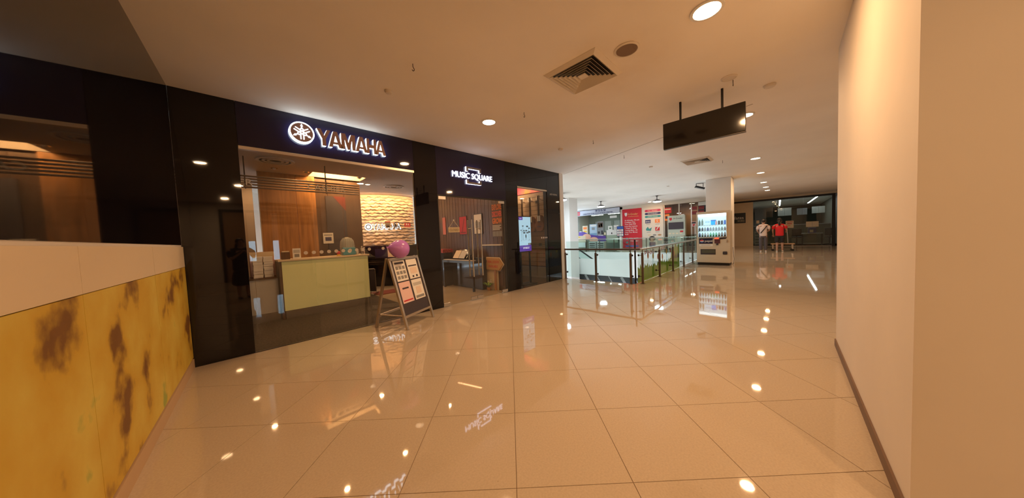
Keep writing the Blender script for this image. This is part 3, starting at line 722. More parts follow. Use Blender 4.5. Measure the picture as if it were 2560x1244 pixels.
bx = thing('cardboard_box', 'pinkish cardboard box behind the paper piles on the side desk', 'box', (0.41, 6.83, 0.772))
mk('carton', B(-0.17, 0.17, -0.09, 0.09, 0, 0.44), M_pink, bx, bevel=0.003); mk('flap', B(-0.17, 0.17, -0.092, -0.0905, 0.36, 0.44), M_cream, bx)

def flyer(nm, label, loc, w_, h_, rz=0, rx=0, base=M_paper, bars=(), cat='flyer', tilt=0):
    t = thing(nm, label, cat, loc, rz); t.rotation_euler[0] = math.radians(rx)
    mk('sheet', B(-w_ / 2, w_ / 2, -0.002, 0.002, 0, h_), base, t)
    for i, (x0, x1, z0, z1, m) in enumerate(bars):
        mk('print', B(-w_ / 2 + x0 * w_, -w_ / 2 + x1 * w_, -0.0035, -0.0021, z0 * h_, z1 * h_), m, t)
    return t
flyer('table_flyer', 'small white framed notice standing at the left of the counter top', (0.87, 6.45, 1.061), 0.12, 0.19, bars=((.1, .9, .55, .85, M_lgrey), (.2, .8, .15, .45, M_grey)))
flyer('wall_notice', 'white notice with a dark picture hanging on the dark wall poster', (1.60, 7.44, 1.32), 0.20, 0.24, bars=((.2, .8, .25, .6, M_navy), (.1, .9, .75, .85, M_grey)))
t = thing('box_file', 'dark box of cards at the left end of the counter top', 'box', (0.71, 6.50, 1.061))
mk('case', B(-0.06, 0.06, -0.05, 0.05, 0, 0.13), M_wooddk, t, bevel=0.003); mk('cards', B(-0.05, 0.05, -0.04, 0.04, 0.131, 0.15), M_cream, t)
t = thing('clear_carrier', 'blue container with a clear ribbed dome lid on the counter', 'container', (1.74, 6.52, 1.061))
mk('tray', B(-0.12, 0.12, -0.09, 0.09, 0, 0.16), mat('sky_blue_plastic', (0.06, 0.30, 0.42), 0.3), t, bevel=0.02)
mb = MB().lathe([(0.135, 0.0), (0.135, 0.18), (0.12, 0.27), (0.08, 0.33), (0.02, 0.355)], n=28)
mk('dome_lid', mb, mat('frosted_grey_plastic', (0.34, 0.36, 0.33), 0.2), t, smooth=True).location = (-0.0, 0.05, 0.02)
for k in range(9):
    a = PI + PI * (k + .5) / 9
    mk('rib', MB().tube([(0.137 * math.cos(a), 0.05 + 0.137 * math.sin(a), 0.17), (0.122 * math.cos(a), 0.05 + .122 * math.sin(a), 0.29), (0.08 * math.cos(a), 0.05 + .08 * math.sin(a), 0.352)], 0.003, 5), M_lgrey, t)
mk('clock_sticker', MB().ring((0.0, 0.08), 0.0, 0.035, -0.0925, -0.091, 20), M_paper, t)
t = thing('small_toy', 'small red and yellow ornament beside the blue container on the counter', 'ornament', (1.53, 6.40, 1.061))
mk('base', MB().lathe([(0.035, 0), (0.035, 0.02), (0.02, 0.03)], n=16), M_yellow, t, smooth=True); mk('ball', MB().sph((0, 0, 0.062), 0.036), M_red, t, smooth=True)
t = thing('trophy', 'small silver trophy figure at the right end of the counter', 'trophy', (1.98, 6.45, 1.061))
mk('foot', MB().lathe([(0.03, 0), (0.03, 0.012), (0.01, 0.02), (0.008, 0.06), (0.028, 0.09), (0.032, 0.12), (0.01, 0.135)], n=16), M_steel, t, smooth=True)
mk('finial', MB().sph((0, 0, 0.155), 0.018), M_steel, t, smooth=True)
t = thing('jar', 'small clear jar between the container and the trophy', 'jar', (1.90, 6.50, 1.061))
mk('body', MB().lathe([(0.03, 0), (0.032, 0.07), (0.02, 0.09), (0.02, 0.10)], n=16), M_lgrey, t, smooth=True); mk('lid', MB().cyl((0, 0, 0.101), (0, 0, 0.118), 0.023, 16), M_steel, t)
# upright piano before the stone wall
pn = thing('upright_piano', 'black upright piano in front of the cream stone wall', 'piano', (3.33, 8.30, 0), -43)
mk('case', B(-0.75, 0.75, 0.0, 0.26, 0, 1.17), mat('piano_black', (0.012, 0.009, 0.009), 0.08), pn, bevel=0.004)
MPB = MATS['piano_black']
mk('top_lid', B(-0.77, 0.77, -0.02, 0.28, 1.172, 1.20), MPB, pn, bevel=0.004)
mk('key_bed', B(-0.75, 0.75, -0.30, -0.001, 0.66, 0.72), MPB, pn, bevel=0.003)
mk('fallboard', B(-0.70, 0.70, -0.27, -0.002, 0.722, 0.79), MPB, pn, bevel=0.01)
mk('cheek', B(-0.75, -0.71, -0.29, -0.002, 0.722, 0.83).box(0.71, 0.75, -0.29, -0.002, 0.722, 0.83), MPB, pn)
for x in (-0.70, 0.66): mk('leg', B(x, x + 0.05, -0.28, -0.23, 0.0, 0.659), MPB, pn)
mk('lid_edge', B(-0.70, 0.70, -0.275, -0.2705, 0.728, 0.738), M_steel, pn)
mk('music_desk', B(-0.45, 0.45, -0.02, -0.002, 0.83, 1.10), mat('dark_violet_panel', (0.03, 0.02, 0.06), 0.3), pn)
flyer('song_book', 'pink picture card standing on the black upright piano', (3.25, 8.02, 0.86), 0.24, 0.24, -43, 0, M_pink, ((.1, .5, .1, .5, M_cream), (.5, .9, .5, .9, M_red)), 'card')
t = thing('folding_board', 'narrow dark board on a silver tube stand at the counter end', 'stand', (2.44, 7.35, 0.002), -40)
mk('frame', MB().tube([(-0.09, 0, 0.05), (-0.09, 0, 0.62), (-0.07, 0, 0.64), (0.07, 0, 0.64), (0.09, 0, 0.62), (0.09, 0, 0.05)], 0.009, 8), M_steel, t, smooth=True)
mk('board', B(-0.08, 0.08, -0.004, 0.004, 0.08, 0.62), M_ink, t); mk('foot', B(-0.10, -0.08, -0.14, 0.14, 0, 0.05).box(0.08, 0.10, -0.14, 0.14, 0, 0.05), M_steel, t, bevel=0.01)
# stickers on the window glass
for k in range(12):
    x = 0.731 + k * 0.0905
    t = tag(mk('glass_dot', MB().cyl((0, 0, 0), (0, -0.001, 0), 0.024, 20), mat('frosted_dot', (0.55, 0.50, 0.44), 0.7)), 'round frosted dot in the row across the reception window, %s from the left' % ('first second third fourth fifth sixth seventh eighth ninth tenth eleventh twelfth'.split()[k]), 'sticker', 'frosted dots on the window')
    t.location = (x + (0.12 if k > 9 else 0), FY + 0.0115, 1.197)
for k in range(4):
    t = tag(mk('glass_dot', MB().cyl((0, 0, 0), (0, -0.001, 0), 0.022, 16), mat('frosted_dot_pale', (0.62, 0.60, 0.60), 0.7)), 'round frosted dot on the guitar window right of the screen, %s from the left' % ('first second third fourth'.split()[k]), 'sticker', 'frosted dots on the guitar window')
    t.location = (5.89 + k * 0.075, FY + 0.0115, 1.23)
t = thing('glass_sticker', 'round black no food or drink sign on the window glass', 'sticker', (2.005, FY + 0.0115, 1.57))
mk('ring', MB().ring((0, 0), 0.047, 0.056, -0.001, 0, 32), M_ink, t)
mk('cup', MB().prism([(-.036, .022), (-.008, .022), (-.012, -.032), (-.030, -.032)], -0.001, 0), M_ink, t)
mk('straw', MB().bar((-0.02, -0.0005, 0.02), (-0.008, -0.0005, 0.045), 0.004, 0.001, (0, 1, 0)), M_ink, t)
mk('burger', MB().box(0.0, 0.036, -0.001, 0, -0.032, -0.022).box(0.002, 0.034, -0.001, 0, -0.018, -0.008), M_ink, t)
mk('slash', MB().bar((-0.038, -0.0015, 0.036), (0.038, -0.0015, -0.036), 0.006, 0.001, (0, 1, 0)), M_ink, t)
t = thing('glass_sticker', 'small red and white notice at the right edge of the window', 'sticker', (2.19, FY + 0.0115, 1.575))
mk('sheet', B(-0.052, 0.052, -0.001, 0, -0.035, 0.035), M_red, t)
mk('print', B(-0.03, -0.005, -0.002, -0.0011, 0.0, 0.025).box(0.008, 0.03, -0.002, -0.0011, 0.0, 0.022), M_paper, t); txt('CCTV', t, M_paper, 0, -0.0012, -0.026, 0.014, 0.08, 0.001)
flyer('glass_notice', 'small grey and cream notice covering part of the lit wall lettering', (1.855, FY + 0.009, 1.53), 0.085, 0.105, bars=((.0, 1, .85, 1, M_red), (.2, .8, .45, .6, M_grey), (.2, .8, .1, .35, M_ink)), base=mat('tan_card', (.45, .37, .24), .7))

# ---------------------------------------------------------------- entrance area behind the glass doors
struct('shop_side_wall', B(4.60, 4.70, F1 + 0.101, 8.0, 0, ZI), M_wooddk)
sw = thing('slat_wall', 'dark brown vertical slat panelling along the wall inside the glass doors', 'panelling', (4.60, 8.0, 0), -90)
MS_ = mat('brown_wood_slat', (0.10, 0.047, 0.026), 0.35, noise=(3, 0.3, (6, 6, 0.5)))
for k in range(44): mk('slat', B(0.02 + k * 0.071, 0.02 + k * 0.071 + 0.064, -0.020 - (k % 2) * 0.004, -0.001, 0.12, 2.78), MS_, sw)
area('slat_wash', (4.35, 6.4, 2.74), 1.6, 6, (1.0, 0.42, 0.20), None, 'RECTANGLE', 0.05, (0, math.radians(-12), PI / 2))
def wallboard(nm, label, y0, y1, z0, z1, m, frame=None, cat='poster', x=4.573):
    t = thing(nm, label, cat, (x, (y0 + y1) / 2, z0), -90); W_ = abs(y0 - y1)
    mk('sheet', B(-W_ / 2, W_ / 2, -0.012, -0.002, 0, z1 - z0), m, t)
    if frame:
        mk('frame', B(-W_ / 2 - .015, -W_ / 2, -0.018, -0.001, -.015, z1 - z0 + .015).box(W_ / 2, W_ / 2 + .015, -0.018, -0.001, -.015, z1 - z0 + .015).box(-W_ / 2, W_ / 2, -0.018, -0.001, -.015, 0).box(-W_ / 2, W_ / 2, -0.018, -0.001, z1 - z0, z1 - z0 + .015), frame, t)
    return t, W_
t, W_ = wallboard('poster', 'red framed poster on the slat wall inside the glass doors', 6.53, 6.20, 1.42, 1.90, M_red, M_darkm)
mk('print', MB().bar((-0.05, -0.0135, 0.05), (0.06, -0.0135, 0.42), 0.03, 0.001, (0, 1, 0)).box(-.12, .12, -0.0135, -0.0125, 0.03, 0.06), mat('dark_red', (.2, .0, .0), .5), t)
t, W_ = wallboard('poster', 'white framed poster on the slat wall behind the door handles', 5.87, 5.55, 1.41, 1.91, M_paper, M_darkm)
mk('print', B(-.10, .02, -0.0135, -0.0125, .15, .32).box(0.04, .12, -0.0135, -0.0125, .1, .3), M_grey, t)
t, W_ = wallboard('poster', 'pink poster at the far left of the wall inside the doors', 7.40, 7.25, 1.44, 1.95, mat('salmon_print', (.7, .2, .15), .6))
t, W_ = wallboard('poster', 'tall poster of orange words EXPLORE DISCOVER GROW right inside the doors', 5.15, 4.80, 1.30, 2.12, M_wooddk)
for k, s in enumerate(('EXPLORE', 'DISCOVER', 'GROW')):
    txt(s, t, M_orange if k != 1 else mat('coral_print', (.80, .12, .08), .6), -0.165, -0.013, 0.66 - k * 0.165, 0.125, 0.34, 0.002, align='L', bold=0.035)
for k in range(4): mk('text_line', B(-0.165, 0.14 - (k % 2) * .05, -0.0135, -0.0125, 0.27 - k * 0.032, 0.285 - k * 0.032), M_paper, t)
mk('photo_strip', B(-0.165, -0.06, -0.0135, -0.0125, 0.02, 0.14).box(-0.05, 0.05, -0.0135, -0.0125, 0.02, 0.14).box(0.06, .165, -0.0135, -0.0125, 0.02, 0.14), M_grey, t)
tag(mk('wall_shelf', B(4.47, 4.56, 4.80, 5.50, 1.10, 1.125), M_paper), 'thin white shelf on the slat wall behind the right door leaf', 'shelf')
# ground graphic, arrow board and plant (cut-out display)
t = thing('cutout_display', 'white hill-shaped cut-out board standing on the floor inside the right door', 'display', (4.56, 5.30, 0.003), -90)
mk('board', MB().prism([(-0.55, 0), (0.30, 0), (0.30, 0.55), (0.05, 0.60), (-0.2, 0.52), (-0.45, 0.30), (-0.55, 0.12)], -0.02, 0), M_cream, t)
t = thing('arrow_sign', 'tan wooden arrow sign with red words inside the right door', 'sign', (4.515, 5.06, 0.003), -90)
ar = mk('arrow_board', MB().prism([(-0.30, 0.50), (0.16, 0.50), (0.29, 0.645), (0.16, 0.79), (-0.30, 0.79)], -0.03, 0), mat('tan_board', (.50, .28, .10), .6), t, bevel=0.003)
mk('arrow_edge', MB().prism([(-0.32, 0.48), (0.17, 0.48), (0.315, 0.645), (0.17, 0.81), (-0.32, 0.81)], 0.0005, 0.010), M_cream, t)
txt('TRIAL LESSON', t, M_red, -0.04, -0.031, 0.67, 0.06, 0.42, 0.002); txt('AVAILABLE', t, M_red, -0.04, -0.031, 0.56, 0.06, 0.34, 0.002)
mk('pole', B(-0.03, 0.03, -0.02, 0, 0, 0.5), M_wood, t)
t = thing('potted_plant', 'small green leafy plant with white flowers at the arrow sign foot', 'plant', (4.42, 5.22, 0.004))
rs = random.Random(9)
for k in range(16):
    a = k * 2.4; L = 0.10 + rs.random() * 0.08; dx, dy = math.cos(a), math.sin(a)
    mb = MB(); p0 = Vector((0, 0, 0.06)); p1 = Vector((dx * L * .5, dy * L * .5, 0.06 + L * .7)); p2 = Vector((dx * L, dy * L, 0.06 + L * .75))
    s_ = Vector((-dy, dx, 0)) * 0.018
    v = [mb.bm.verts.new(q) for q in (p0, p1 - s_, p2, p1 + s_)]; v2 = [mb.bm.verts.new(q - Vector((0, 0, 0.003))) for q in (p0, p1 - s_, p2, p1 + s_)]
    mb.bm.faces.new(v); mb.bm.faces.new(v2[::-1])
    for q in range(4): mb.bm.faces.new((v[q], v2[q], v2[(q + 1) % 4], v[(q + 1) % 4]))
    mk('leaf', mb, M_dkgreen if k % 3 else M_green, t)
mk('pot', MB().lathe([(0.04, 0), (0.055, 0.07), (0.05, 0.072)], n=16), M_wood, t, smooth=True)
for k in range(5): mk('flower', MB().sph((0.05 * math.cos(k * 1.7), -0.04 - 0.02 * (k % 2), 0.2 + 0.015 * k), 0.012, n=8), M_paper, t)
# keyboards along the slat wall
t = thing('digital_piano', 'black digital piano standing along the slat wall inside the doors', 'piano', (4.30, 6.02, 0.003), -90)
mk('cabinet', B(-0.65, 0.65, 0.05, 0.20, 0, 0.80), MPB, t, bevel=0.004)
mk('keybed', B(-0.68, 0.68, -0.25, 0.21, 0.68, 0.745), MPB, t, bevel=0.004)
mk('white_keys', B(-0.62, 0.62, -0.24, -0.10, 0.746, 0.757), M_paper, t)
mk('black_keys', B(-0.60, 0.60, -0.17, -0.10, 0.7575, 0.764), M_ink, t)
mk('music_rest', MB().bar((0, -0.05, 0.78), (0, 0.10, 1.0), 0.62, 0.015, (0, 1, 0)), MPB, t)
for x in (-0.66, 0.62): mk('leg', B(x, x + 0.04, -0.24, -0.19, 0, 0.679), MPB, t)
t2 = thing('open_score', 'open brown and white music score on the digital piano rest', 'book', (4.165, 6.02, 0.80), -90); t2.rotation_euler[0] = math.radians(0)
mk('page', MB().bar((-0.13, -0.05, 0.0), (-0.13, 0.08, 0.19), 0.24, 0.004, (0, 1, 0)), M_cream, t2); mk('page', MB().bar((0.13, -0.05, 0.0), (0.13, 0.08, 0.19), 0.24, 0.004, (0, 1, 0)), M_lgrey, t2)
t = thing('gift_box', 'long red patterned box lying beyond the open score', 'box', (4.28, 7.05, 0.002), -90)
mk('stand', B(-0.3, 0.3, -0.15, 0.15, 0, 0.92), MPB, t, bevel=0.004); mk('lid', B(-0.31, 0.31, -0.16, 0.16, 0.922, 1.02), mat('dark_red_pattern', (.38, .05, .04), .6, noise=(25, .8)), t, bevel=0.004)
# closed sign hanging in the door glass
t = thing('closed_sign', 'small white CLOSED sign hanging on a cord in the left door', 'sign', (3.15, FY + 0.021, 1.43))
mk('plate', B(-0.13, 0.13, 0.006, 0.014, 0, 0.10), M_cream, t, bevel=0.002)
mk('cord', MB().bar((-0.11, 0.009, 0.10), (0, 0.009, 0.235), 0.006, 0.004, (0, 1, 0)).bar((0.11, 0.009, 0.10), (0, 0.009, 0.235), 0.006, 0.004, (0, 1, 0)), M_cream, t)
mk('suction_hook', MB().cyl((0, 0.002, 0.24), (0, 0.014, 0.24), 0.014, 12), M_paper, t)
txt('CLOSED', t, M_ink, 0, 0.005, 0.025, 0.045, 0.21, 0.001)

# ---------------------------------------------------------------- guitar room
struct('shop_side_wall', B(6.70, 6.76, F1 + 0.101, 8.6, 0, CZ), M_wall)
struct('shop_wall', B(4.7, 6.7, 8.5, 8.6, 0, CZ), M_wooddk)
struct('shop_floor', B(4.575, 6.7, F1 + 0.002, 8.5, -0.02, 0.001), mat('guitar_room_floor', (.10, .075, .055), .25))
struct('shop_ceiling', B(4.58, 6.7, F1 + .101, 8.5, CZ - 0.06, CZ - 0.01), M_wooddk)
gb = sroot('slat_board', (6.70, 8.4, 0), -90)
for k in range(17): mk('board', B(0.0, 3.55, -0.025, -0.002, 0.36 + k * 0.132, 0.36 + k * 0.132 + 0.122), M_slatw, gb)
mk('backer', B(0.0, 3.55, -0.012, -0.001, 0.0, 2.61), M_wooddk, gb); mk('skirting_board', B(0.0, 3.55, -0.028, -0.013, 0.0, 0.34), M_lgrey, gb)
Mban = mat('orange_pink_banner', (0.9, 0.3, 0.05), 0.5)
nt = Mban.node_tree; b = nt.nodes['Principled BSDF']; tc = nt.nodes.new('ShaderNodeTexCoord'); n1 = nt.nodes.new('ShaderNodeTexNoise'); n1.inputs['Scale'].default_value = 2.2
rp = nt.nodes.new('ShaderNodeValToRGB'); el = rp.color_ramp.elements
el[0].position = 0.38; el[0].color = (0.95, 0.42, 0.02, 1); el[1].position = 0.62; el[1].color = (0.85, 0.10, 0.12, 1); x_ = el.new(0.5); x_.color = (0.95, 0.20, 0.10, 1)
nt.links.new(tc.outputs['Object'], n1.inputs[0]); nt.links.new(n1.outputs[0], rp.inputs[0]); nt.links.new(rp.outputs[0], b.inputs['Base Color']); nt.links.new(rp.outputs[0], b.inputs['Emission Color']); b.inputs['Emission Strength'].default_value = 0.55
t = thing('light_banner', 'glowing orange and pink banner above the guitars', 'banner', (6.66, 6.9, 2.62), -90)
mk('panel', B(-1.4, 2.0, -0.02, 0.0, 0, 0.35), Mban, t)
area('guitar_wash', (6.2, 6.0, 2.95), 1.6, 30, (1.0, 0.66, 0.38), None, 'RECTANGLE', 0.06, (0, math.radians(25), PI / 2))
def guitar():
    t = thing('acoustic_guitar', '', 'guitar')
    out = []
    for k in range(40):
        a = 2 * PI * k / 40; s, c = math.sin(a), math.cos(a)
        z = 0.24 + 0.24 * -c
        wv = 0.185 * (1 - ((z - 0.15) / 0.20) ** 2) ** .5 if z < 0.22 else None
        r = 0.19 - 0.05 * (z / 0.48) - 0.035 * math.exp(-((z - 0.30) / 0.06) ** 2)
        out.append((r * (abs(s) ** 0.75) * (1 if s >= 0 else -1), z))
    Mg = mat('guitar_brown', (0.28, 0.11, 0.04), 0.25, noise=(3, .2, (6, 1, 1))); 
    bd = mk('body', MB().prism(out, -0.05, 0.05), Mg, t, bevel=0.004)
    mk('sound_hole', MB().cyl((0, -0.0515, 0.31), (0, -0.0502, 0.31), 0.048, 20), M_ink, bd)
    mk('bridge', B(-0.07, 0.07, -0.058, -0.0505, 0.13, 0.15), M_ink, bd)
    mk('neck', B(-0.026, 0.026, -0.068, -0.045, 0.36, 0.90), M_wooddk, t)
    hd = mk('headstock', MB().prism([(-0.028, 0.90), (0.028, 0.90), (0.042, 0.97), (0.038, 1.06), (-0.038, 1.06), (-0.042, 0.97)], -0.062, -0.045), M_wooddk, t)
    for sx in (-1, 1):
        for k in range(3): mk('tuning_peg', MB().cyl((sx * 0.038, -0.05, 0.94 + k * .045), (sx * 0.062, -0.05, 0.94 + k * .045), 0.007, 8), M_steel, hd)
    mk('strings', MB().box(-0.018, -0.016, -0.071, -0.069, .14, .92).box(-0.006, -0.004, -0.071, -0.069, .14, .92).box(0.005, 0.007, -0.071, -0.069, .14, .92).box(0.016, 0.018, -0.071, -0.069, .14, .92), M_steel, t)
    mk('hanger', MB().cyl((0, 0.0, 0.955), (0, 0.085, 0.955), 0.008, 8).cyl((-0.035, 0.0, 0.955), (0.035, 0.0, 0.955), 0.008, 8).cyl((-0.035, -0.07, 0.955), (-0.035, 0, 0.955), 0.006, 8).cyl((0.035, -0.07, 0.955), (0.035, 0, 0.955), 0.006, 8), M_blackm, t)
    return t
g0 = guitar()
for k, (y, dz, lb, pm) in enumerate(((5.27, 0.0, 'brown acoustic guitar with a white price card, nearest the window edge', 1), (5.60, -0.02, 'brown acoustic guitar with a white price card, second in from the window edge', 1), (5.93, -0.02, 'brown acoustic guitar hanging above the bright screen', 0), (6.26, -0.02, 'brown acoustic guitar hanging at the left edge of the guitar window', 0))):
    t = g0 if k == 0 else copy_tree(g0)
    t.location = (6.585, y, 1.42 + dz); t.rotation_euler = (0, 0, -PI / 2); t['label'] = lb; t['group'] = 'guitars on the slatted wall'
for y in (5.27, 5.60):
    tag(mk('price_card', B(6.515, 6.518, y - 0.06, y + 0.06, 1.72 if y < 5.4 else 1.70, 1.88), M_paper), 'white price card tucked in the strings of the %s guitar' % ('guitar nearest the window edge' if y < 5.4 else 'second'), 'card')
tag(mk('wall_socket', B(6.66, 6.673, 5.30, 5.42, 0.98, 1.06), M_wooddk), 'dark socket plate on the slatted wall below the guitars', 'socket')
tag(mk('wall_socket', B(6.66, 6.673, 5.42, 5.49, 2.28, 2.36), M_blackm), 'small black box between the guitar necks', 'box')
t = thing('display_screen', 'bright upright screen showing a drum kit on a black stand behind the window', 'screen', (5.55, 4.97, 0.001))
mk('casing', B(-0.25, 0.25, 0, 0.05, 0.87, 1.82), M_blackm, t, bevel=0.005)
mk('stand_leg', B(-0.2, -0.16, 0.01, 0.04, 0.02, 0.87).box(0.16, 0.20, 0.01, 0.04, 0.02, 0.87), M_blackm, t); mk('base_plate', B(-0.28, 0.28, -0.14, 0.2, 0, 0.02), M_blackm, t)
sc1 = mk('lit_panel', B(-0.235, 0.235, -0.003, -0.0005, 1.05, 1.80), E('screen_pale_blue', (0.42, 0.72, 0.95), 1.0), t)
mk('lit_footer', B(-0.235, 0.235, -0.003, -0.0005, 0.89, 1.049), E('screen_violet', (0.10, 0.04, 0.38), 1.0), t)
mk('lit_tag', B(-0.235, -0.08, -0.005, -0.0032, 1.72, 1.80), MATS['screen_violet'], t)
txt('DTX6K-X', t, E('screen_white', (0.9, 0.9, 1.0), 1.0), 0.03, -0.0032, 0.955, 0.045, 0.24, 0.001, bold=.02); txt('DRUM', t, MATS['screen_white'], -0.16, -0.0052, 1.745, 0.025, 0.08, 0.001)
mk('small_tag', B(0.11, 0.235, -0.005, -0.0032, 1.05, 1.10), M_ink, t); txt('NEW', t, MATS['screen_white'], 0.17, -0.0052, 1.062, 0.022, 0.08, 0.001)
dk_ = E('screen_ink', (0.03, 0.06, 0.08), 1.0)
def el_(cx_, cz_, a, b2, n_=14, rot=0): return [(cx_ + a * math.cos(2 * PI * k / n_) * math.cos(rot) - b2 * math.sin(2 * PI * k / n_) * math.sin(rot), cz_ + a * math.cos(2 * PI * k / n_) * math.sin(rot) + b2 * math.sin(2 * PI * k / n_) * math.cos(rot)) for k in range(n_)]
for cx_, cz_, a, b2 in ((-.08, 1.56, .035, .014), (.09, 1.55, .042, .022), (.17, 1.50, .034, .016), (-.15, 1.45, .038, .010), (.17, 1.40, .045, .022), (-.03, 1.38, .045, .02), (.05, 1.44, .038, .016), (-.04, 1.44, .036, .014), (.09, 1.38, .045, .018), (.03, 1.29, .024, .05)):
    mk('drum_pad_print', MB().prism(el_(cx_, cz_, a, b2), -0.0045, -0.0032), dk_, t)
for a, b2 in (((-.15, 1.44), (-.13, 1.20)), ((-.08, 1.55), (-.08, 1.22)), ((.03, 1.28), (.0, 1.18)), ((.03, 1.28), (.06, 1.18)), ((.14, 1.54), (.16, 1.2)), ((-.14, 1.41), (.16, 1.42)), ((.16, 1.2), (.12, 1.16)), ((-.13, 1.2), (-.17, 1.16)), ((.16, 1.2), (.2, 1.16)), ((-.08, 1.22), (-.05, 1.17))):
    mk('stand_print', MB().bar((a[0], -0.0038, a[1]), (b2[0], -0.0038, b2[1]), 0.006, 0.001, (0, 1, 0)), dk_, t)

# ---------------------------------------------------------------- A-frame board and balloon
ab = thing('a_frame_board', 'silver A-frame board with four flyers standing before the reception window', 'sign board', (2.05, 4.1, 0), 26.6)
HW, Hh = 0.325, 1.05
ytop = 0.27
def Yf(z): return ytop * z / Hh
mb = MB()
fr = mk('front_frame', MB().bar((-HW, 0, 0), (-HW, ytop, Hh), 0.035, 0.03, (0, 1, 0)).bar((HW, 0, 0), (HW, ytop, Hh), 0.035, 0.03, (0, 1, 0)).bar((-HW, Yf(.985) , Hh - .02), (HW, Yf(.985), Hh - .02), 0.03, 0.035, (0, 0, 1)).bar((-HW, Yf(.18), .18), (HW, Yf(.18), .18), 0.03, 0.035, (0, 0, 1)), M_champ, ab)
mk('rear_frame', MB().bar((-HW, 2 * ytop + .03, 0), (-HW, ytop + .03, Hh), 0.035, 0.03, (0, 1, 0)).bar((HW, 2 * ytop + .03, 0), (HW, ytop + .03, Hh), 0.035, 0.03, (0, 1, 0)).bar((-HW, ytop + .03, Hh - .02), (HW, ytop + .03, Hh - .02), 0.03, 0.035, (0, 0, 1)).bar((-HW, 2 * ytop - Yf(.16) + .03, .18), (HW, 2 * ytop - Yf(.16) + .03, .18), 0.03, 0.03, (0, 0, 1)), M_champ, ab)
for x in (-HW, HW): mk('spreader', MB().bar((x, Yf(.2) + .01, 0.2), (x, 2 * ytop - Yf(.2) + .02, 0.2), 0.02, 0.012, (0, 0, 1)), M_champ, ab)
sl = math.atan2(ytop, Hh)
TM = Matrix.Rotation(-sl, 4, 'X')
def tilt(o): o.matrix_local = TM @ o.matrix_local; return o
tilt(mk('board', B(-HW + .016, HW - .016, -0.004, 0.004, 0.20, 1.055), M_ink, ab))
LB = math.hypot(ytop, Hh)
for k, (x, z, bm_, lb) in enumerate(((-0.145, 0.715, M_paper, 'white flyer with nine small portraits, upper left'), (0.145, 0.715, M_paper, 'white and orange flyer, upper right'), (-0.145, 0.375, M_pink, 'pink flyer, lower left'), (0.145, 0.375, M_paper, 'glossy white flyer, lower right'))):
    s_ = tilt(mk('flyer', B(x - .125, x + .125, -0.008, -0.005, z, z + .32), bm_, ab, label=lb))
    pr = []
    if k == 0:
        for r in range(3):
            for c in range(3): pr.append((x - .10 + c * .072, x - .045 + c * .072, z + .03 + r * .075, z + .08 + r * .075, M_grey))
        pr.append((x - .10, x + .10, z + .265, z + .295, M_ink))
    elif k == 1: pr += [(x - .10, x + .10, z + .20, z + .22, M_ink), (x - .08, x + .08, z + .08, z + .18, mat('peach', (.76, .62, .52), .7)), (x - .06, x - .02, z + .02, z + .05, M_ink), (x + .03, x + .07, z + .02, z + .055, M_ink)]
    elif k == 2: pr += [(x - .07, x + .07, z + .21, z + .235, M_ink), (x - .105, x + .105, z + .025, z + .045, M_red)]
    else: pr += [(x - .10, x + .10, z + .22, z + .27, M_lgrey), (x - .06, x + .06, z + .09, z + .20, mat('peach', (.76, .62, .52), .7)), (x - .1, x + .1, z + .02, z + .06, M_grey)]
    for p_ in pr: mk('print', B(p_[0], p_[1], -0.0095, -0.0082, p_[2], p_[3]), p_[4], s_)
bo = thing('balloon', 'purple balloon resting on top of the A-frame board', 'balloon', (1.82, 4.23, 1.185), 10); bo.scale = (1.08,) * 3
mb = MB().lathe([(0.004, -0.165), (0.035, -0.145), (0.075, -0.11), (0.115, -0.05), (0.132, 0.01), (0.125, 0.065), (0.095, 0.11), (0.05, 0.135), (0.002, 0.142)], n=32)
mb.xf(Matrix.Rotation(math.radians(100), 4, 'Y'))
mk('skin', mb, mat('purple_latex', (0.50, 0.20, 0.62), 0.22), bo, smooth=True)
mb = MB().cyl((0, 0, -0.185), (0, 0, -0.163), 0.014, 10, 0.004).xf(Matrix.Rotation(math.radians(100), 4, 'Y'))
mk('knot', mb, MATS['purple_latex'], bo)

# ---------------------------------------------------------------- far shops: education centre row (faces the camera across the opening)
WX = 19.2
def far(nm, label, cat, y, z=0, x=WX, group=None):      # local x runs towards -Y (rightwards in the picture)
    return thing(nm, label, cat, (x, y, z), -90, group)
Msal = mat('salmon_painted_wall', (0.70, 0.52, 0.42), 0.7)
struct('wall_far', B(WX, WX + 0.12, 2.60, 8.24, 2.84, CZ).box(WX, WX + 0.12, 8.24, 12.5, 3.00, CZ).box(WX, WX + 0.12, 8.10, 8.24, 0, 3.0).box(WX, WX + 0.12, 5.50, 8.10, 0, 2.84), mat('cream_shopfront_wall', (0.74, 0.66, 0.56), 0.7))
struct('wall_far_side', B(WX, 23.8, 2.52, 2.60, 0, CZ), M_wall)
struct('shop_wall', B(22.5, 22.6, 2.6, 12.5, 0, CZ), mat('grey_green_wall', (0.30, 0.32, 0.27), 0.7))
struct('shop_wall', B(WX, 22.6, 12.5, 12.6, 0, CZ), M_wall)
struct('shop_wall', B(WX + 0.12, 22.5, 5.50, 5.60, 0, CZ), M_wood)
sb = thing('shop_sign', 'white shop fascia with dark letters and Chinese characters over the education centre', 'sign', (WX - 0.02, 9.94, 2.64), -90)
mk('sign_box', B(-1.70, 1.68, -0.03, 0.10, 0.0, 0.37), mat('pale_lilac_panel', (0.62, 0.63, 0.72), 0.4), sb, bevel=0.004)
mk('sign_frame', B(-1.72, 1.70, -0.035, 0.10, 0.371, 0.395).box(1.681, 1.70, -0.035, 0.10, -0.01, 0.371), M_darkm, sb)
txt('李文學堂', sb, M_navy, 0.25, -0.031, 0.205, 0.115, 0.85, 0.003, bold=.02)
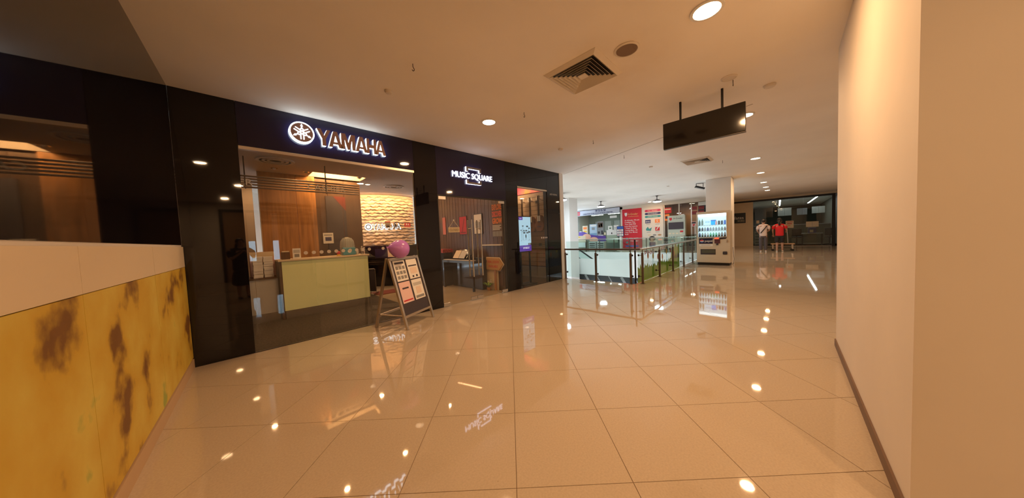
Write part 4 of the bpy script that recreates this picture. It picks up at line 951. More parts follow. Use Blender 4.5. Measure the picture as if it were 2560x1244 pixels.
txt('CREATIVE STAR EDUCATION CENTER', sb, M_navy, 0.0, -0.031, 0.05, 0.10, 2.35, 0.003, bold=.02)
mk('red_seal', B(-1.66, -1.44, -0.036, -0.031, 0.04, 0.32), M_red, sb); txt('CS', sb, M_paper, -1.55, -0.037, 0.12, 0.12, 0.15, 0.002)
w5 = sroot('window_5', (WX, 9.94, 0), -90)
for k in range(4): mk('glass_pane', B(-2.54 + k * 1.06, -2.54 + k * 1.06 + 1.05, 0.02, 0.03, 0.02, 2.63), G_far, w5)
mk('frame', B(1.66, 1.70, 0, 0.06, 0, 2.63).box(-2.56, 1.70, 0, 0.06, 0, 0.02), M_darkm, w5)
def fposter(label, y0, y1, z0, z1, m, bars=(), nm='poster', x=WX - 0.008, cat='poster', text=None):
    t = far(nm, label, cat, (y0 + y1) / 2, z0, x); W_, H_ = abs(y0 - y1), z1 - z0
    mk('sheet', B(-W_ / 2, W_ / 2, -0.004, 0.004, 0, H_), m, t)
    for (a, b_, c, d, m2) in bars: mk('print', B(-W_ / 2 + a * W_, -W_ / 2 + b_ * W_, -0.0075, -0.0045, c * H_, d * H_), m2, t)
    for (s, a, c, h, w_, m2) in (text or ()): txt(s, t, m2, -W_ / 2 + a * W_, -0.0045, c * H_, h, w_, 0.002)
    return t
fposter('cream and orange poster, leftmost tall one in the education centre window', 11.22, 10.78, 1.25, 1.86, M_cream, ((.15, .85, .55, .85, M_orange), (.2, .8, .2, .4, M_yellow)))
fposter('small pale notice at the left edge of the education centre window', 11.5, 11.3, 1.15, 1.45, M_paper, ((.2, .8, .3, .6, M_dkgreen),))
fposter('light blue and white poster in the middle of the education centre window', 10.62, 10.02, 1.0, 1.95, mat('pale_blue_print', (.40, .52, .62), .6), ((.1, .9, .82, .96, M_paper), (.3, .7, .55, .75, M_grey), (.05, .95, .0, .3, mat('mid_blue_print', (.18, .32, .48), .6))))
fposter('dark grey and red comic poster in the education centre window', 10.0, 9.5, 1.0, 2.12, M_grey, ((.1, .9, .6, .92, M_wooddk), (.25, .45, .62, .8, M_red), (.55, .8, .65, .85, M_pink), (.1, .4, .2, .35, M_ink), (.6, .9, .15, .4, M_ink), (.1, .9, .05, .1, M_paper)))
fposter('small white notice, left of two at the right of the education centre window', 9.16, 8.84, 1.45, 1.75, M_paper, ((.3, .7, .3, .6, M_dkgreen),))
fposter('small white notice, right of two at the right of the education centre window', 8.74, 8.40, 1.48, 1.78, M_paper, ((.1, .6, .2, .5, M_lgrey),))
fposter('wide pale notice with a green lower half beside the brochure rack', 9.28, 8.46, 0.55, 1.46, mat('pale_green_print', (.34, .42, .32), .6), ((.0, 1, .6, 1, M_paper), (.42, .52, .68, .8, M_ink)))
fposter('small cream notice above the violet wave in the window', 9.55, 9.34, 1.12, 1.30, M_cream)
fposter('white ceiling-height paper label inside the education centre window', 9.0, 8.5, 2.3, 2.46, M_paper)
t = far('wave_banner', 'violet and orange wave banner across the lower education centre window', 'banner', 10.5, 0.55, WX - 0.02)
up = [(-1.05, 0.85), (-0.6, 0.86), (-0.2, 0.66), (0.3, 0.56), (1.15, 0.50)]; dn = [(1.15, 0.0), (0.3, 0.22), (-0.2, 0.40), (-0.6, 0.55), (-1.05, 0.55)]
mk('violet_wave', MB().prism(up + dn, -0.004, 0.0), M_purple, t)
mk('orange_blob', MB().prism(el_(-0.38, 0.48, 0.36, 0.22), -0.007, -0.0045), mat('soft_orange', (.75, .40, .26), .6), t)
mk('orange_blob', MB().prism(el_(0.20, 0.24, 0.36, 0.20), -0.0085, -0.0075), MATS['soft_orange'], t)
nb = far('notice_board', 'cream notice board on legs in front of the education centre window', 'board', 11.08, 0, 18.7)
mk('board', B(-0.40, 0.40, -0.02, 0, 0.62, 1.12), M_cream, nb); mk('leg', B(-0.38, -0.35, 0, 0.03, 0, 1.1), M_darkm, nb); mk('leg', B(0.35, 0.38, 0, 0.03, 0, 1.1), M_darkm, nb)
mk('print', B(-0.30, -0.05, -0.023, -0.0205, 0.98, 1.05), M_yellow, nb); mk('lower_sheet', B(-0.38, 0.36, -0.025, -0.021, 0.25, 0.61), M_paper, nb)
for k, (y, lb) in enumerate(((10.2, 'grey wire-sided display crate, left one below the wave banner'), (9.55, 'grey wire-sided display crate, right one below the wave banner'))):
    t = far('display_crate', lb, 'crate', y, 0, 18.75)
    mk('body', B(-0.28, 0.28, 0, 0.3, 0, 0.62), M_lgrey, t, bevel=0.01); mk('lid', B(-0.30, 0.30, -0.02, 0.32, 0.621, 0.66), M_paper, t)
    for r in range(4): mk('slot', B(-0.22, 0.22, -0.004, -0.001, 0.10 + r * .13, 0.16 + r * .13), M_darkm, t)
t = far('desk', 'grey-topped counter inside the education centre window', 'desk', 9.6, 0, 20.2)
mk('top', B(-1.6, 1.3, -0.3, 0.4, 0.72, 0.76), M_lgrey, t); mk('front', B(-1.55, 1.25, -0.25, -0.22, 0, 0.719), M_lgrey, t)
for k in range(5):
    t = far('wall_panel', 'pale panel on the back wall of the education centre, %s from the left' % ('first second third fourth fifth'.split()[k]), 'panel', 11.6 - k * 0.85, 1.4, 22.49)
    mk('face', B(-0.3, 0.3, -0.02, 0, 0, 0.85), M_lgrey, t); mk('edge', B(-0.32, -0.301, -0.03, 0, 0, 0.85), M_darkm, t)
rk = far('brochure_rack', 'blue-headed brochure rack on a white stand left of the red banner', 'rack', 8.12, 0, 18.85)
mk('back_board', B(-0.24, 0.24, -0.02, 0, 0.98, 1.68), M_navy, rk); mk('header', B(-0.20, 0.20, -0.026, -0.021, 1.50, 1.65), M_blue, rk)
for r in range(3):
    for c in range(3): mk('brochure', B(-0.21 + c * .145, -0.09 + c * .145, -0.04, -0.022, 1.02 + r * .16, 1.15 + r * .16), M_paper if (r + c) % 3 else M_pink, rk)
mk('stand', B(-0.06, 0.06, -0.02, 0.04, 0.02, 0.979), M_paper, rk); mk('base', B(-0.22, 0.22, -0.15, 0.2, 0, 0.02), M_paper, rk)
rb_ = far('banner', 'tall red banner with gold and white words beside the education centre', 'banner', 7.46, 0.15, WX - 0.02)
mk('cloth', B(-0.64, 0.64, -0.012, 0.0, 0, 2.66), M_redb, rb_)
mk('shield', MB().prism([(-.47, 2.42), (-.30, 2.42), (-.30, 2.28), (-.385, 2.16), (-.47, 2.28)], -0.016, -0.0125), M_paper, rb_)
txt('A-Grader', rb_, M_gold, 0.08, -0.013, 2.24, 0.14, 0.66, 0.002); mk('gold_line', B(-.25, .45, -.015, -.0125, 2.13, 2.15), M_gold, rb_)
for k, s in enumerate(('At AGrader, We are', 'Confident That', 'Your Child Will', 'Love Our Lessons', '1 Week To Keep', 'Coming Back... Or', 'Have Your Money', 'Back!')):
    txt(s, rb_, M_paper, -0.48, -0.013, 1.86 - k * 0.135, 0.08, None, 0.002, align='L', bold=.015)
txt('9786 0277', rb_, M_paper, 0.1, -0.013, 0.62, 0.09, 0.6, 0.002); txt('6702 3883', rb_, M_paper, 0.1, -0.013, 0.45, 0.09, 0.6, 0.002)
mk('phone_dot', MB().cyl((-.35, -.015, .66), (-.35, -.0125, .66), .07, 14), M_teal, rb_); mk('phone_dot', MB().cyl((-.35, -.015, .40), (-.35, -.0125, .40), .07, 14), M_teal, rb_)
mk('web_bar', B(-.45, .45, -.015, -.0125, .10, .2), M_blue, rb_)
wpn = far('subject_board', 'white wall board with three coloured bars and four subject icons', 'sign board', 6.14, 0.15, WX - 0.02)
mk('board', B(-0.64, 0.63, -0.012, 0.0, 0, 2.66), mat('warm_white_board', (.72, .66, .58), .6), wpn)
for k, (s, m2) in enumerate((('PSLE / PRIMARY', M_magenta), ('SECONDARY', M_blue), ('JUNIOR COLLEGE', M_teal))):
    mb = MB(); z = 2.42 - k * .19; mk('bar', MB().prism([(-.40 + .07 * math.cos(a), z + .07 * math.sin(a)) for a in [PI / 2 + PI * i / 8 for i in range(9)]] + [(.42 + .07 * math.cos(a), z + .07 * math.sin(a)) for a in [-PI / 2 + PI * i / 8 for i in range(9)]], -.018, -.0125), (mat('deep_rose', (.55, .03, .10), .6), M_navy, M_teal)[k], wpn)
    txt(s, wpn, M_paper, 0.01, -.0185, z - .03, .06, .6, .001)
mk('icon_book', B(-.45, -.12, -.018, -.0125, 1.62, 1.84), M_navy, wpn); txt('ENG', wpn, M_paper, -.285, -.0185, 1.67, .10, .25, .001)
mk('icon_orange', B(.14, .42, -.018, -.0125, 1.62, 1.85), M_orange, wpn); txt('文', wpn, M_paper, .28, -.0185, 1.66, .14, .16, .001)
mk('icon_globe', MB().prism([(-.40, 1.15), (-.12, 1.12), (-.05, 1.35), (-.22, 1.25), (-.30, 1.40), (-.42, 1.25)], -.018, -.0125), M_teal, wpn)
mk('icon_red', B(.15, .41, -.018, -.0125, 1.12, 1.35), M_red, wpn); mk('pen_stroke', MB().bar((.22, -.019, 1.18), (.44, -.019, 1.50), .05, .001, (0, 1, 0)), M_paper, wpn)
for x, z in ((-.28, 1.52), (.28, 1.52), (-.25, 1.03), (.28, 1.03)): mk('caption', B(x - .12, x + .12, -.016, -.0125, z, z + .025), M_grey, wpn)
mk('child_hair', MB().prism(el_(-.05, .62, .20, .17), -.018, -.0125), M_hair, wpn); mk('child_face', MB().prism(el_(-.03, .56, .13, .13), -.0215, -.0185), M_skin, wpn); mk('child_shirt', B(-.22, .15, -.018, -.0125, .05, .40), M_navy, wpn)
for k in range(3): mk('product_photo', MB().prism(el_(-.2 + k * .3, .85, .11, .05), -.016, -.0125), (M_cream, M_grey, M_wood)[k], wpn)
# tuition shop entrance
w6 = sroot('window_6', (WX, 4.05, 0), -90)
for k in range(3): mk('glass_pane', B(-1.44 + k * .96, -1.44 + k * .96 + .95, 0.02, 0.03, 0.02, 2.83), G_far, w6)
for x in (-1.44, -0.62, 0.02): mk('mullion', B(x, x + 0.05, 0, 0.05, 0, 2.83), M_champ, w6)
mk('frame', B(-1.45, 1.44, 0, 0.06, 0, 0.02), M_darkm, w6)
struct('shop_wall', B(21.2, 21.3, 2.6, 5.5, 0, CZ), mat('warm_plywood', (.45, .22, .11), .5, noise=(2, .2)))
t = far('bookcase', 'wooden bookcase inside the tuition shop, seen left of the grey kiosk', 'bookcase', 5.28, 0, 19.7)
mk('side', B(-.2, -.18, 0, .3, 0, 1.7), M_wood, t); mk('side', B(.28, .30, 0, .3, 0, 1.7), M_wood, t); mk('back', B(-.18, .28, .28, .3, 0, 1.7), M_wood, t)
for k in range(6): mk('shelf', B(-.179, .279, 0, .279, .1 + k * .3, .12 + k * .3), M_wood, t)
fposter('red notice at the top left of the tuition shop glass', 5.46, 5.06, 2.32, 2.66, M_red, ((.1, .9, .6, .8, M_cream),), x=WX + .008)
fposter('orange and black picture below the red notice on the tuition shop glass', 5.46, 5.18, 1.86, 2.26, M_orange, ((.2, .8, .3, .7, M_ink),), x=WX + .008)
k_ = 0
for r in range(4):
    for c in range(2):
        if r and c == 0 and r > 1: continue
        k_ += 1
        fposter('dark red paper square in the tuition shop window, %s row, %s' % (('top', 'second', 'third', 'bottom')[r], 'left' if c == 0 else 'right'), 3.98 - c * .34 , 3.72 - c * .34, 2.38 - r * .26, 2.58 - r * .26, mat('maroon_print', (.22, .02, .02), .6), ((.1, .9, .1, .2, M_wooddk),), x=WX + .008)
fposter('pink notice beside the grey kiosk screen', 4.0, 3.76, 1.42, 1.72, M_pink, ((.1, .9, .6, .9, M_ink), (.3, .7, .1, .5, M_red)), x=WX - .02)
fposter('pink notice at the dark entrance left of the vending machine', 3.44, 3.22, 1.54, 1.82, M_pink, ((.2, .8, .5, .6, M_red),), x=WX - .02)
ki = far('kiosk', 'tall pale green-grey information kiosk with a dark screen before the tuition shop', 'kiosk', 4.66, 0, 18.6)
mk('cabinet', B(-.46, .46, 0, .25, 0, 2.12), mat('sage_grey_laminate', (.46, .50, .42), .5), ki, bevel=.01)
mk('screen', B(-.41, .38, -.02, -.001, 1.31, 1.72), M_ink, ki, bevel=.004)
txt('A-Grader', ki, M_wooddk, .10, -.001, 1.90, .10, .50, .002, bold=.01); mk('emblem', MB().prism([(-.36, 2.0), (-.22, 2.0), (-.22, 1.88), (-.29, 1.82), (-.36, 1.88)], -.005, -.001), M_red, ki)
mk('joint', B(-.46, .46, -.003, -.001, 1.765, 1.775), M_grey, ki); mk('red_tag', B(.20, .36, -.004, -.001, 1.12, 1.22), M_red, ki)
for k in range(4): mk('round_photo', MB().prism(el_(-.34 + k * .19, 1.06, .07, .04), -.004, -.001), M_cream, ki)
mk('top_lamp', B(.2, .4, .05, .2, 2.121, 2.17), M_paper, ki)
t = far('light_box_sign', 'small white box sign above the dark entrance', 'sign', 3.42, 2.60, 19.0)
mk('box', B(-.20, .20, 0, .08, 0, .20), mat('dull_white_box', (.6, .62, .58), .5), t, bevel=.005); mk('bracket', B(-.02, .02, .081, .2, .08, .12), M_darkm, t)
struct('shop_wall', B(WX + .3, WX + .4, 2.6, 3.72, 0, 2.84), mat('dark_blue_wall', (.03, .03, .07), .4))
t = far('barrier_post', 'slim silver barrier post with a card by the dark entrance', 'post', 3.72, 0, 18.7)
mk('pole', MB().cyl((0, 0, .02), (0, 0, 1.5), .035, 12), M_lgrey, t, smooth=True); mk('base', MB().cyl((0, 0, 0), (0, 0, .02), .16, 20), M_lgrey, t); mk('card', B(.05, .17, -.02, -.01, .75, 1.05), M_pink, t)

for k, (y, x) in enumerate(((10.8, 20.8), (9.3, 20.6))):
    t = thing('strip_light', 'white strip light on the ceiling of the education centre, %s one' % ('left', 'right')[k], 'ceiling light', (x, y, CZ - .35), -90)
    mk('housing', B(-.5, .5, -.06, .06, .0, .35), M_lgrey, t); mk('tube', B(-.48, .48, -.05, .05, -.02, -.001), EM_C, t)
    area('lamp', (0, 0, -.03), .9, 14, COOL, t, 'RECTANGLE', .1)
t = thing('ceiling_lamp', 'warm round lamp inside the tuition shop', 'ceiling light', (20.3, 4.2, CZ - 0.2))
mk('disc', MB().cyl((0, 0, 0), (0, 0, .2), .15, 20), EM_W, t); mk('rim', MB().lathe([(.17, 0), (.17, .2), (.152, .2), (.152, 0)], n=20), M_lgrey, t)
area('lamp', (0, 0, -.02), .2, 14, NEUT, t)

# ---------------------------------------------------------------- studio front at the far right
PX = 23.8
struct('wall_far_studio', B(PX, PX + .12, 1.55, 2.52, 0, 2.84).box(PX, PX + .12, -2.2, 2.52, 2.94, CZ), mat('warm_cream_wall', (.74, .60, .42), .6))
w7 = sroot('window_7', (PX, 0, 0), -90)
mk('header_frame', B(-2.5, 1.93, -.02, .08, 2.84, 2.94), M_blackm, w7)
mk('side_frame', B(1.80, 1.93, -.02, .08, 0, 2.84), M_blackm, w7)
for a, b_ in ((-1.55, -.45), (-.44, .68), (.69, 1.80)): mk('glass_pane', B(a, b_, .02, .032, .01, 2.84), G_far, w7)
mk('floor_rail', B(-1.55, 1.80, 0, .05, 0, .012), M_champ, w7)
struct('shop_floor', B(PX + .12, 38, -2.2, 2.5, -.1, 0), M_tile)
struct('shop_wall', B(38, 38.1, -2.3, 2.6, 0, CZ), mat('olive_grey_wall', (.10, .095, .065), .7)); struct('shop_wall', B(PX + .12, 38, 2.5, 2.6, 0, CZ), MATS['olive_grey_wall']); struct('shop_wall', B(PX + .12, 38, -2.3, -2.2, 0, CZ), MATS['olive_grey_wall'])
struct('shop_ceiling', B(PX + .12, 38, -2.3, 2.6, CZ, CZ + .1), M_white)
sgp = thing('wall_sign', 'black wall sign with white serif words beside the studio glass', 'sign', (PX - .002, 2.35, 1.52), -90)
mk('board', B(-.45, .43, -.02, 0, 0, .67), mat('black_sign_board', (.012, .018, .022), .4), sgp)
txt('Pilates', sgp, M_paper, .02, -.021, .26, .20, .62, .002); txt('WORKS', sgp, M_cream, .19, -.021, .10, .10, .36, .002)
for k, (y0, y1, z0, z1, lb, b_) in enumerate(((1.39, 1.25, 1.45, 1.64, 'small cream card on the glass left of the person in white', ()), (.055, -.29, 1.09, 1.52, 'cream notice with red lines on the studio glass right of the person in red', ((.1, .9, .8, .88, M_red), (.2, .8, .55, .65, M_red), (.3, .6, .3, .4, M_orange))), (-.80, -1.30, 1.11, 1.42, 'wide cream notice on the right part of the studio glass', ((.48, .52, .1, .9, M_lgrey),)))):
    fposter(lb, y0, y1, z0, z1, M_cream, b_, nm='notice', x=PX - .004, cat='notice')
for k, (x, y, L_) in enumerate(((30.5, .40, 7.6), (30.0, -1.30, 7.2))):
    t = thing('linear_light', 'long white linear ceiling light inside the studio, %s one' % ('left', 'right')[k], 'ceiling light', (x, y, CZ - .06), 1.0)
    mk('housing', B(-L_ / 2, L_ / 2, -.06, .06, 0, .05), M_white, t); mk('tube', B(-L_ / 2, L_ / 2, -.04, .04, -.01, -.0005), EM_C, t)
    area('lamp', (0, 0, -.02), L_, 16, COOL, t, 'RECTANGLE', .08)
t = thing('shelf_rack', 'light metal shelf rack behind the studio glass left of the people', 'shelf', (24.3, 1.30, .001), -90)
for x in (-.22, .20): mk('upright', B(x, x + .02, 0, .3, 0, .95), M_champ, t)
for k in range(5): mk('shelf', B(-.20, .20, 0, .3, .1 + k * .19, .12 + k * .19), M_cream, t)
t = thing('service_counter', 'long olive grey counter at the back of the studio', 'counter', (27.6, -.15, .001), -90)
mk('base', B(-1.9, 1.9, 0, .6, 0, 1.25), mat('olive_laminate', (.17, .16, .11), .5), t); mk('top', B(-1.92, 1.92, -.03, .62, 1.251, 1.30), M_lgrey, t)
for k, (x, w_, z0, z1, m2) in enumerate(((-1.0, .5, 1.9, 2.6, M_wooddk), (-.2, .7, 1.95, 2.5, M_lgrey), (.6, .5, 1.95, 2.4, M_grey), (1.3, .6, 2.0, 2.45, M_lgrey))):
    t = thing('wall_cupboard', 'wall cupboard at the back of the studio, %s from the left' % ('first second third fourth'.split()[k]), 'cupboard', (28.6, -.1 - x * 1.1, z0), -90)
    mk('body', B(-w_ / 2, w_ / 2, -.35, 0, 0, z1 - z0), m2, t, bevel=.005); mk('door_gap', B(-.004, .004, -.352, -.3505, .02, z1 - z0 - .02), M_ink, t)
for k, y in enumerate((-.45, -1.85)):
    t = thing('chair', 'dark office chair inside the studio, %s of two' % ('left', 'right')[k], 'chair', (25.6, y, .001), -90)
    mk('seat', B(-.22, .22, -.2, .22, .42, .50), M_blackm, t, bevel=.02); mk('backrest', B(-.22, .22, -.24, -.2, .55, 1.0), M_blackm, t, bevel=.02); mk('column', MB().cyl((0, 0, .04), (0, 0, .42), .03, 10), M_darkm, t)
    for q in range(5): mk('foot', MB().bar((0, 0, .05), (.26 * math.cos(q * 1.257), .26 * math.sin(q * 1.257), .03), .04, .03), M_darkm, t)
    mk('neck', B(-.02, .02, -.22, -.20, .45, .6), M_darkm, t)
t = thing('blue_bag', 'blue and white bag on a table behind the wide notice', 'bag', (25.0, -1.1, .72), -90)
mk('body', B(-.18, .18, 0, .2, .001, .34), M_blue, t, bevel=.04); mk('label_patch', B(-.10, .05, -.006, -.001, .05, .2), M_paper, t)
t = thing('table', 'grey table behind the studio glass under the wide notice', 'table', (25.0, -1.1, 0.001), -90)
mk('top', B(-.45, .45, -.1, .5, .68, .715), M_lgrey, t)
for x in (-.43, .39):
    for y in (-.08, .44): mk('leg', B(x, x + .04, y, y + .04, 0, .679), M_darkm, t)

# ---------------------------------------------------------------- vending machine
vm = thing('vending_machine', 'cream drinks vending machine with lit shelves before the white column', 'vending machine', (11.77, 1.83, 0), -90)
Mvm = mat('cream_metal', (0.62, 0.55, 0.44), 0.35)
W2 = 0.475
mk('cabinet', B(-W2, W2, 0.04, 0.55, 0.09, 1.87), Mvm, vm, bevel=0.006)
mk('door_frame', B(-W2, -W2 + .05, 0, 0.039, 0.09, 1.87).box(W2 - .09, W2, 0, 0.039, 0.09, 1.87).box(-W2 + .05, W2 - .09, 0, .039, 1.79, 1.87).box(-W2 + .05, W2 - .09, 0, .039, .09, .97), Mvm, vm)
mk('base', B(-W2 + .02, W2 - .02, 0.03, 0.53, 0.0, 0.089), M_blackm, vm)
EVM = E('machine_light', (0.74, 0.90, 1.0), 0.95)
mk('lit_back', B(-W2 + .05, W2 - .09, .030, .039, .97, 1.79), EVM, vm)
mk('header_glow', B(-W2 + .05, W2 - .09, 0.004, .0295, 1.70, 1.785), E('machine_header_light', (.9, .97, 1.0), 3.0), vm)
for k, z in enumerate((1.40, 1.20, 1.00)):
    s_ = mk('shelf', B(-W2 + .05, W2 - .09, -.03, .0295, z - .02, z), M_paper, vm)
    mk('price_strip', B(-W2 + .06, W2 - .10, -.033, -.0305, z - .018, z - .002), M_lgrey, s_)
    for j in range(10): mk('select_button', B(-.40 + j * .078, -.37 + j * .078, -.035, -.0332, z - .015, z - .006), M_ink, s_)
mk('window_glass', B(-W2 + .05, W2 - .09, -.046, -.042, .975, 1.785), G_case, vm)
mk('window_rim', B(-W2 + .035, -W2 + .05, -.05, 0, .965, 1.80).box(W2 - .09, W2 - .075, -.05, 0, .965, 1.80).box(-W2 + .05, W2 - .09, -.05, 0, 1.785, 1.80).box(-W2 + .05, W2 - .09, -.05, 0, .960, .975), Mvm, vm)
mk('brand_panel', B(-.40, 0.0, -.004, -.0005, .75, .94), mat('navy_brand_panel', (.012, .016, .06), .3), vm)
txt('pepsi', vm, M_paper, -.12, -.0045, .815, .07, .22, .002, bold=.01)
mk('brand_globe', MB().cyl((-.315, -.008, .845), (-.315, -.0045, .845), .055, 24), M_paper, vm)
mk('globe_red', MB().prism([(-.315 + .053 * math.cos(a), .845 + .053 * math.sin(a)) for a in [.3 + 2.8 * i / 12 for i in range(13)]] + [(-.33, .85)], -.0105, -.0085), M_red, vm)
mk('globe_blue', MB().prism([(-.315 + .053 * math.cos(a), .845 + .053 * math.sin(a)) for a in [3.5 + 2.4 * i / 12 for i in range(13)]] + [(-.31, .825)], -.0105, -.0085), M_blue, vm)
mk('info_strip', B(-.40, 0.0, -.004, -.0005, .665, .735), M_paper, vm); txt('ICE COLD DRINKS', vm, M_ink, -.2, -.0045, .69, .025, .26, .001)
mk('coin_panel', B(.05, .21, -.02, -.0005, .76, .90), mat('maroon_plastic', (.10, .03, .04), .4), vm, bevel=.004)
mk('price_display', B(.05, .17, -.012, -.0005, .91, .955), E('red_display', (1.0, .12, .05), 1.2), vm)
mk('keypad', MB().prism([(.19, .90), (.36, .91), (.385, .95), (.37, .985), (.30, .985), (.19, .945)], -.012, -.0005), M_ink, vm)
mk('coin_return', MB().box(.10, .16, -.03, -.0005, .70, .755), M_ink, vm, bevel=.004)
mk('lock', MB().cyl((.405, -.02, .86), (.405, 0, .86), .02, 14).cyl((.405, -.02, .81), (.405, 0, .81), .025, 14), M_champ, vm)
fp = mk('dispensing_flap', B(-.36, .08, -.004, -.0005, .37, .56), M_ink, vm, bevel=.002); mk('flap_window', B(-.32, .07, -.010, -.0045, .42, .54), mat('smoky_plastic', (.10, .10, .08), .15), fp)
mk('return_cup', B(.28, .40, -.015, -.0005, .38, .48), M_ink, vm, bevel=.02)
mk('kick_plate', MB().prism([(-W2 + .01, .10), (W2 - .01, .10), (W2 - .01, .13), (.2, .15), (-.2, .15), (-W2 + .01, .13)], -.012, -.0005), Mvm, vm)
mk('power_cable', MB().tube([(W2 + .02, .5, .6), (W2 + .05, .5, .2), (W2 + .05, .4, .02), (W2 + .01, .45, .015)], .006, 6), M_blackm, vm)
area('machine_lamp', (0, -.055, 1.40), .75, 4, COOL, vm, 'RECTANGLE', .7, (PI / 2, 0, 0))
def bottle_mb(h, r, can):
    if can: return MB().lathe([(r * .85, 0), (r, .008), (r, h - .012), (r * .82, h)], n=14)
    return MB().lathe([(r * .9, 0), (r, .01), (r, h * .55), (r * .8, h * .72), (r * .35, h * .88), (r * .35, h)], n=14)
PR = {}
def drink(kind, colname, x, z, h, r, label):
    can = kind == 'can'; key = (can, colname, h)
    t = thing('drink_can' if can else 'drink_bottle', label, 'can' if can else 'bottle', (11.77 - .008, 1.83 - x, z), -90, 'drinks on display in the vending machine')
    if key not in PR:
        PR[key] = (bottle_mb(h, r, can).mesh('body', MATS[colname], 0, True), MB().cyl((0, 0, h + .0005), (0, 0, h + .008), r * (.8 if can else .42), 12).mesh('cap', M_lgrey))
    mk('body', PR[key][0], None, t); mk('cap' if not can else 'lid', PR[key][1], None, t)
for nm_, c in (('cola_dark', (.03, .02, .02)), ('olive_drink', (.16, .18, .13)), ('pink_drink', (.75, .30, .28)), ('blue_can', (.06, .14, .5)), ('green_drink', (.10, .36, .20)), ('grey_drink', (.26, .25, .26)), ('brown_drink', (.18, .12, .09)), ('ink_blue_drink', (.04, .05, .14)), ('pale_drink', (.45, .42, .38))): mat(nm_, c, .3)
ordn = 'first second third fourth fifth sixth seventh eighth ninth tenth'.split()
xs = [-.375 + k * .0795 for k in range(10)]
for k, (c, cn, can, h) in enumerate((('olive_drink', 'olive green', 0, .19), ('olive_drink', 'olive green', 0, .22), (None,) * 4, (None,) * 4, (None,) * 4, (None,) * 4, ('pink_drink', 'pink', 0, .15), ('cola_dark', 'black', 1, .13), ('cola_dark', 'black', 1, .13), ('blue_can', 'blue', 1, .14))):
    if c: drink('can' if can else 'bottle', c, xs[k], 1.401, h, .028, '%s drink %s on the top shelf, %s from the left' % (cn, 'can' if can else 'bottle', ordn[k]))
for k, (c, cn) in enumerate((('cola_dark', 'black'), ('cola_dark', 'black'), ('grey_drink', 'grey'), ('ink_blue_drink', 'dark blue'), ('grey_drink', 'grey'), ('grey_drink', 'grey'), ('grey_drink', 'grey'), ('grey_drink', 'grey'), ('olive_drink', 'olive'), ('brown_drink', 'brown'))):
    drink('bottle', c, xs[k], 1.201, .125, .029, '%s drink bottle on the middle shelf, %s from the left' % (cn, ordn[k]))
for k, (c, cn) in enumerate((('ink_blue_drink', 'dark'), ('olive_drink', 'olive'), ('grey_drink', 'grey'), ('pale_drink', 'pale'), ('green_drink', 'green'), ('green_drink', 'green'), ('green_drink', 'green'), ('olive_drink', 'olive'), ('brown_drink', 'brown'), ('brown_drink', 'dark brown'))):
    drink('bottle', c, xs[k], 1.001, .14 if k < 8 else .155, .029, '%s drink bottle on the bottom shelf, %s from the left' % (cn, ordn[k]))
t = thing('display_card', 'pale blue card with dark words on the top shelf of the machine', 'card', (11.77 - .002, 1.83 + .145, 1.401), -90)
mk('card', B(-.085, .085, -.003, .003, 0, .17), mat('pale_blue_card', (.5, .65, .8), .5, emit=(.5, .7, 1), es=.5), t); txt('ICE COLD', t, M_navy, 0, -.0035, .09, .035, .13, .001, bold=.02)
t = thing('display_card', 'bright blue square card on the top shelf of the machine', 'card', (11.77 - .002, 1.83 - .025, 1.401), -90)
mk('card', B(-.075, .075, -.003, .003, 0, .17), mat('bright_blue_card', (.0, .25, .8), .5, emit=(.0, .35, 1), es=.6), t); mk('band', B(-.075, .075, -.0045, -.0031, .13, .16), M_blue, t)

# ---------------------------------------------------------------- people
def figure(label, loc, rz, joints, edges, skin_m, root=0):
    t = thing('person', label, 'person', loc, rz)
    me = bpy.data.meshes.new('body'); me.from_pydata([j[0] for j in joints], edges, [])
    o = bpy.data.objects.new('body', me); COL.objects.link(o); o.parent = t
    md = o.modifiers.new('skin', 'SKIN'); md.use_smooth_shade = True
    sv = me.skin_vertices[0].data if me.skin_vertices else None
    if sv is None:
        bm = bmesh.new(); bm.from_mesh(me); lay = bm.verts.layers.skin.verify()
        for i, v in enumerate(bm.verts):
            v[lay].radius = joints[i][1]; v[lay].use_root = (i == root)
        bm.to_mesh(me); bm.free()
    else:
        for i, d in enumerate(sv): d.radius = joints[i][1]; d.use_root = (i == root)
    sd = o.modifiers.new('sub', 'SUBSURF'); sd.levels = 2; sd.render_levels = 2
    me.materials.append(skin_m)
    return t, o
def chain(t, nm, pts, m, lvl=2, label=None, root=0):
    me = bpy.data.meshes.new(nm); me.from_pydata([p[0] for p in pts], [(i, i + 1) for i in range(len(pts) - 1)], [])
    bm = bmesh.new(); bm.from_mesh(me); lay = bm.verts.layers.skin.verify()
    for i, v in enumerate(bm.verts):
        r = pts[i][1]; v[lay].radius = r if isinstance(r, tuple) else (r, r); v[lay].use_root = (i == root)
    bm.to_mesh(me); bm.free(); me.materials.append(m)
    o = bpy.data.objects.new(nm, me); COL.objects.link(o); o.parent = t
    md = o.modifiers.new('skin', 'SKIN'); md.use_smooth_shade = True
    sd = o.modifiers.new('sub', 'SUBSURF'); sd.levels = lvl; sd.render_levels = lvl
    if label: o['label'] = label
    return o
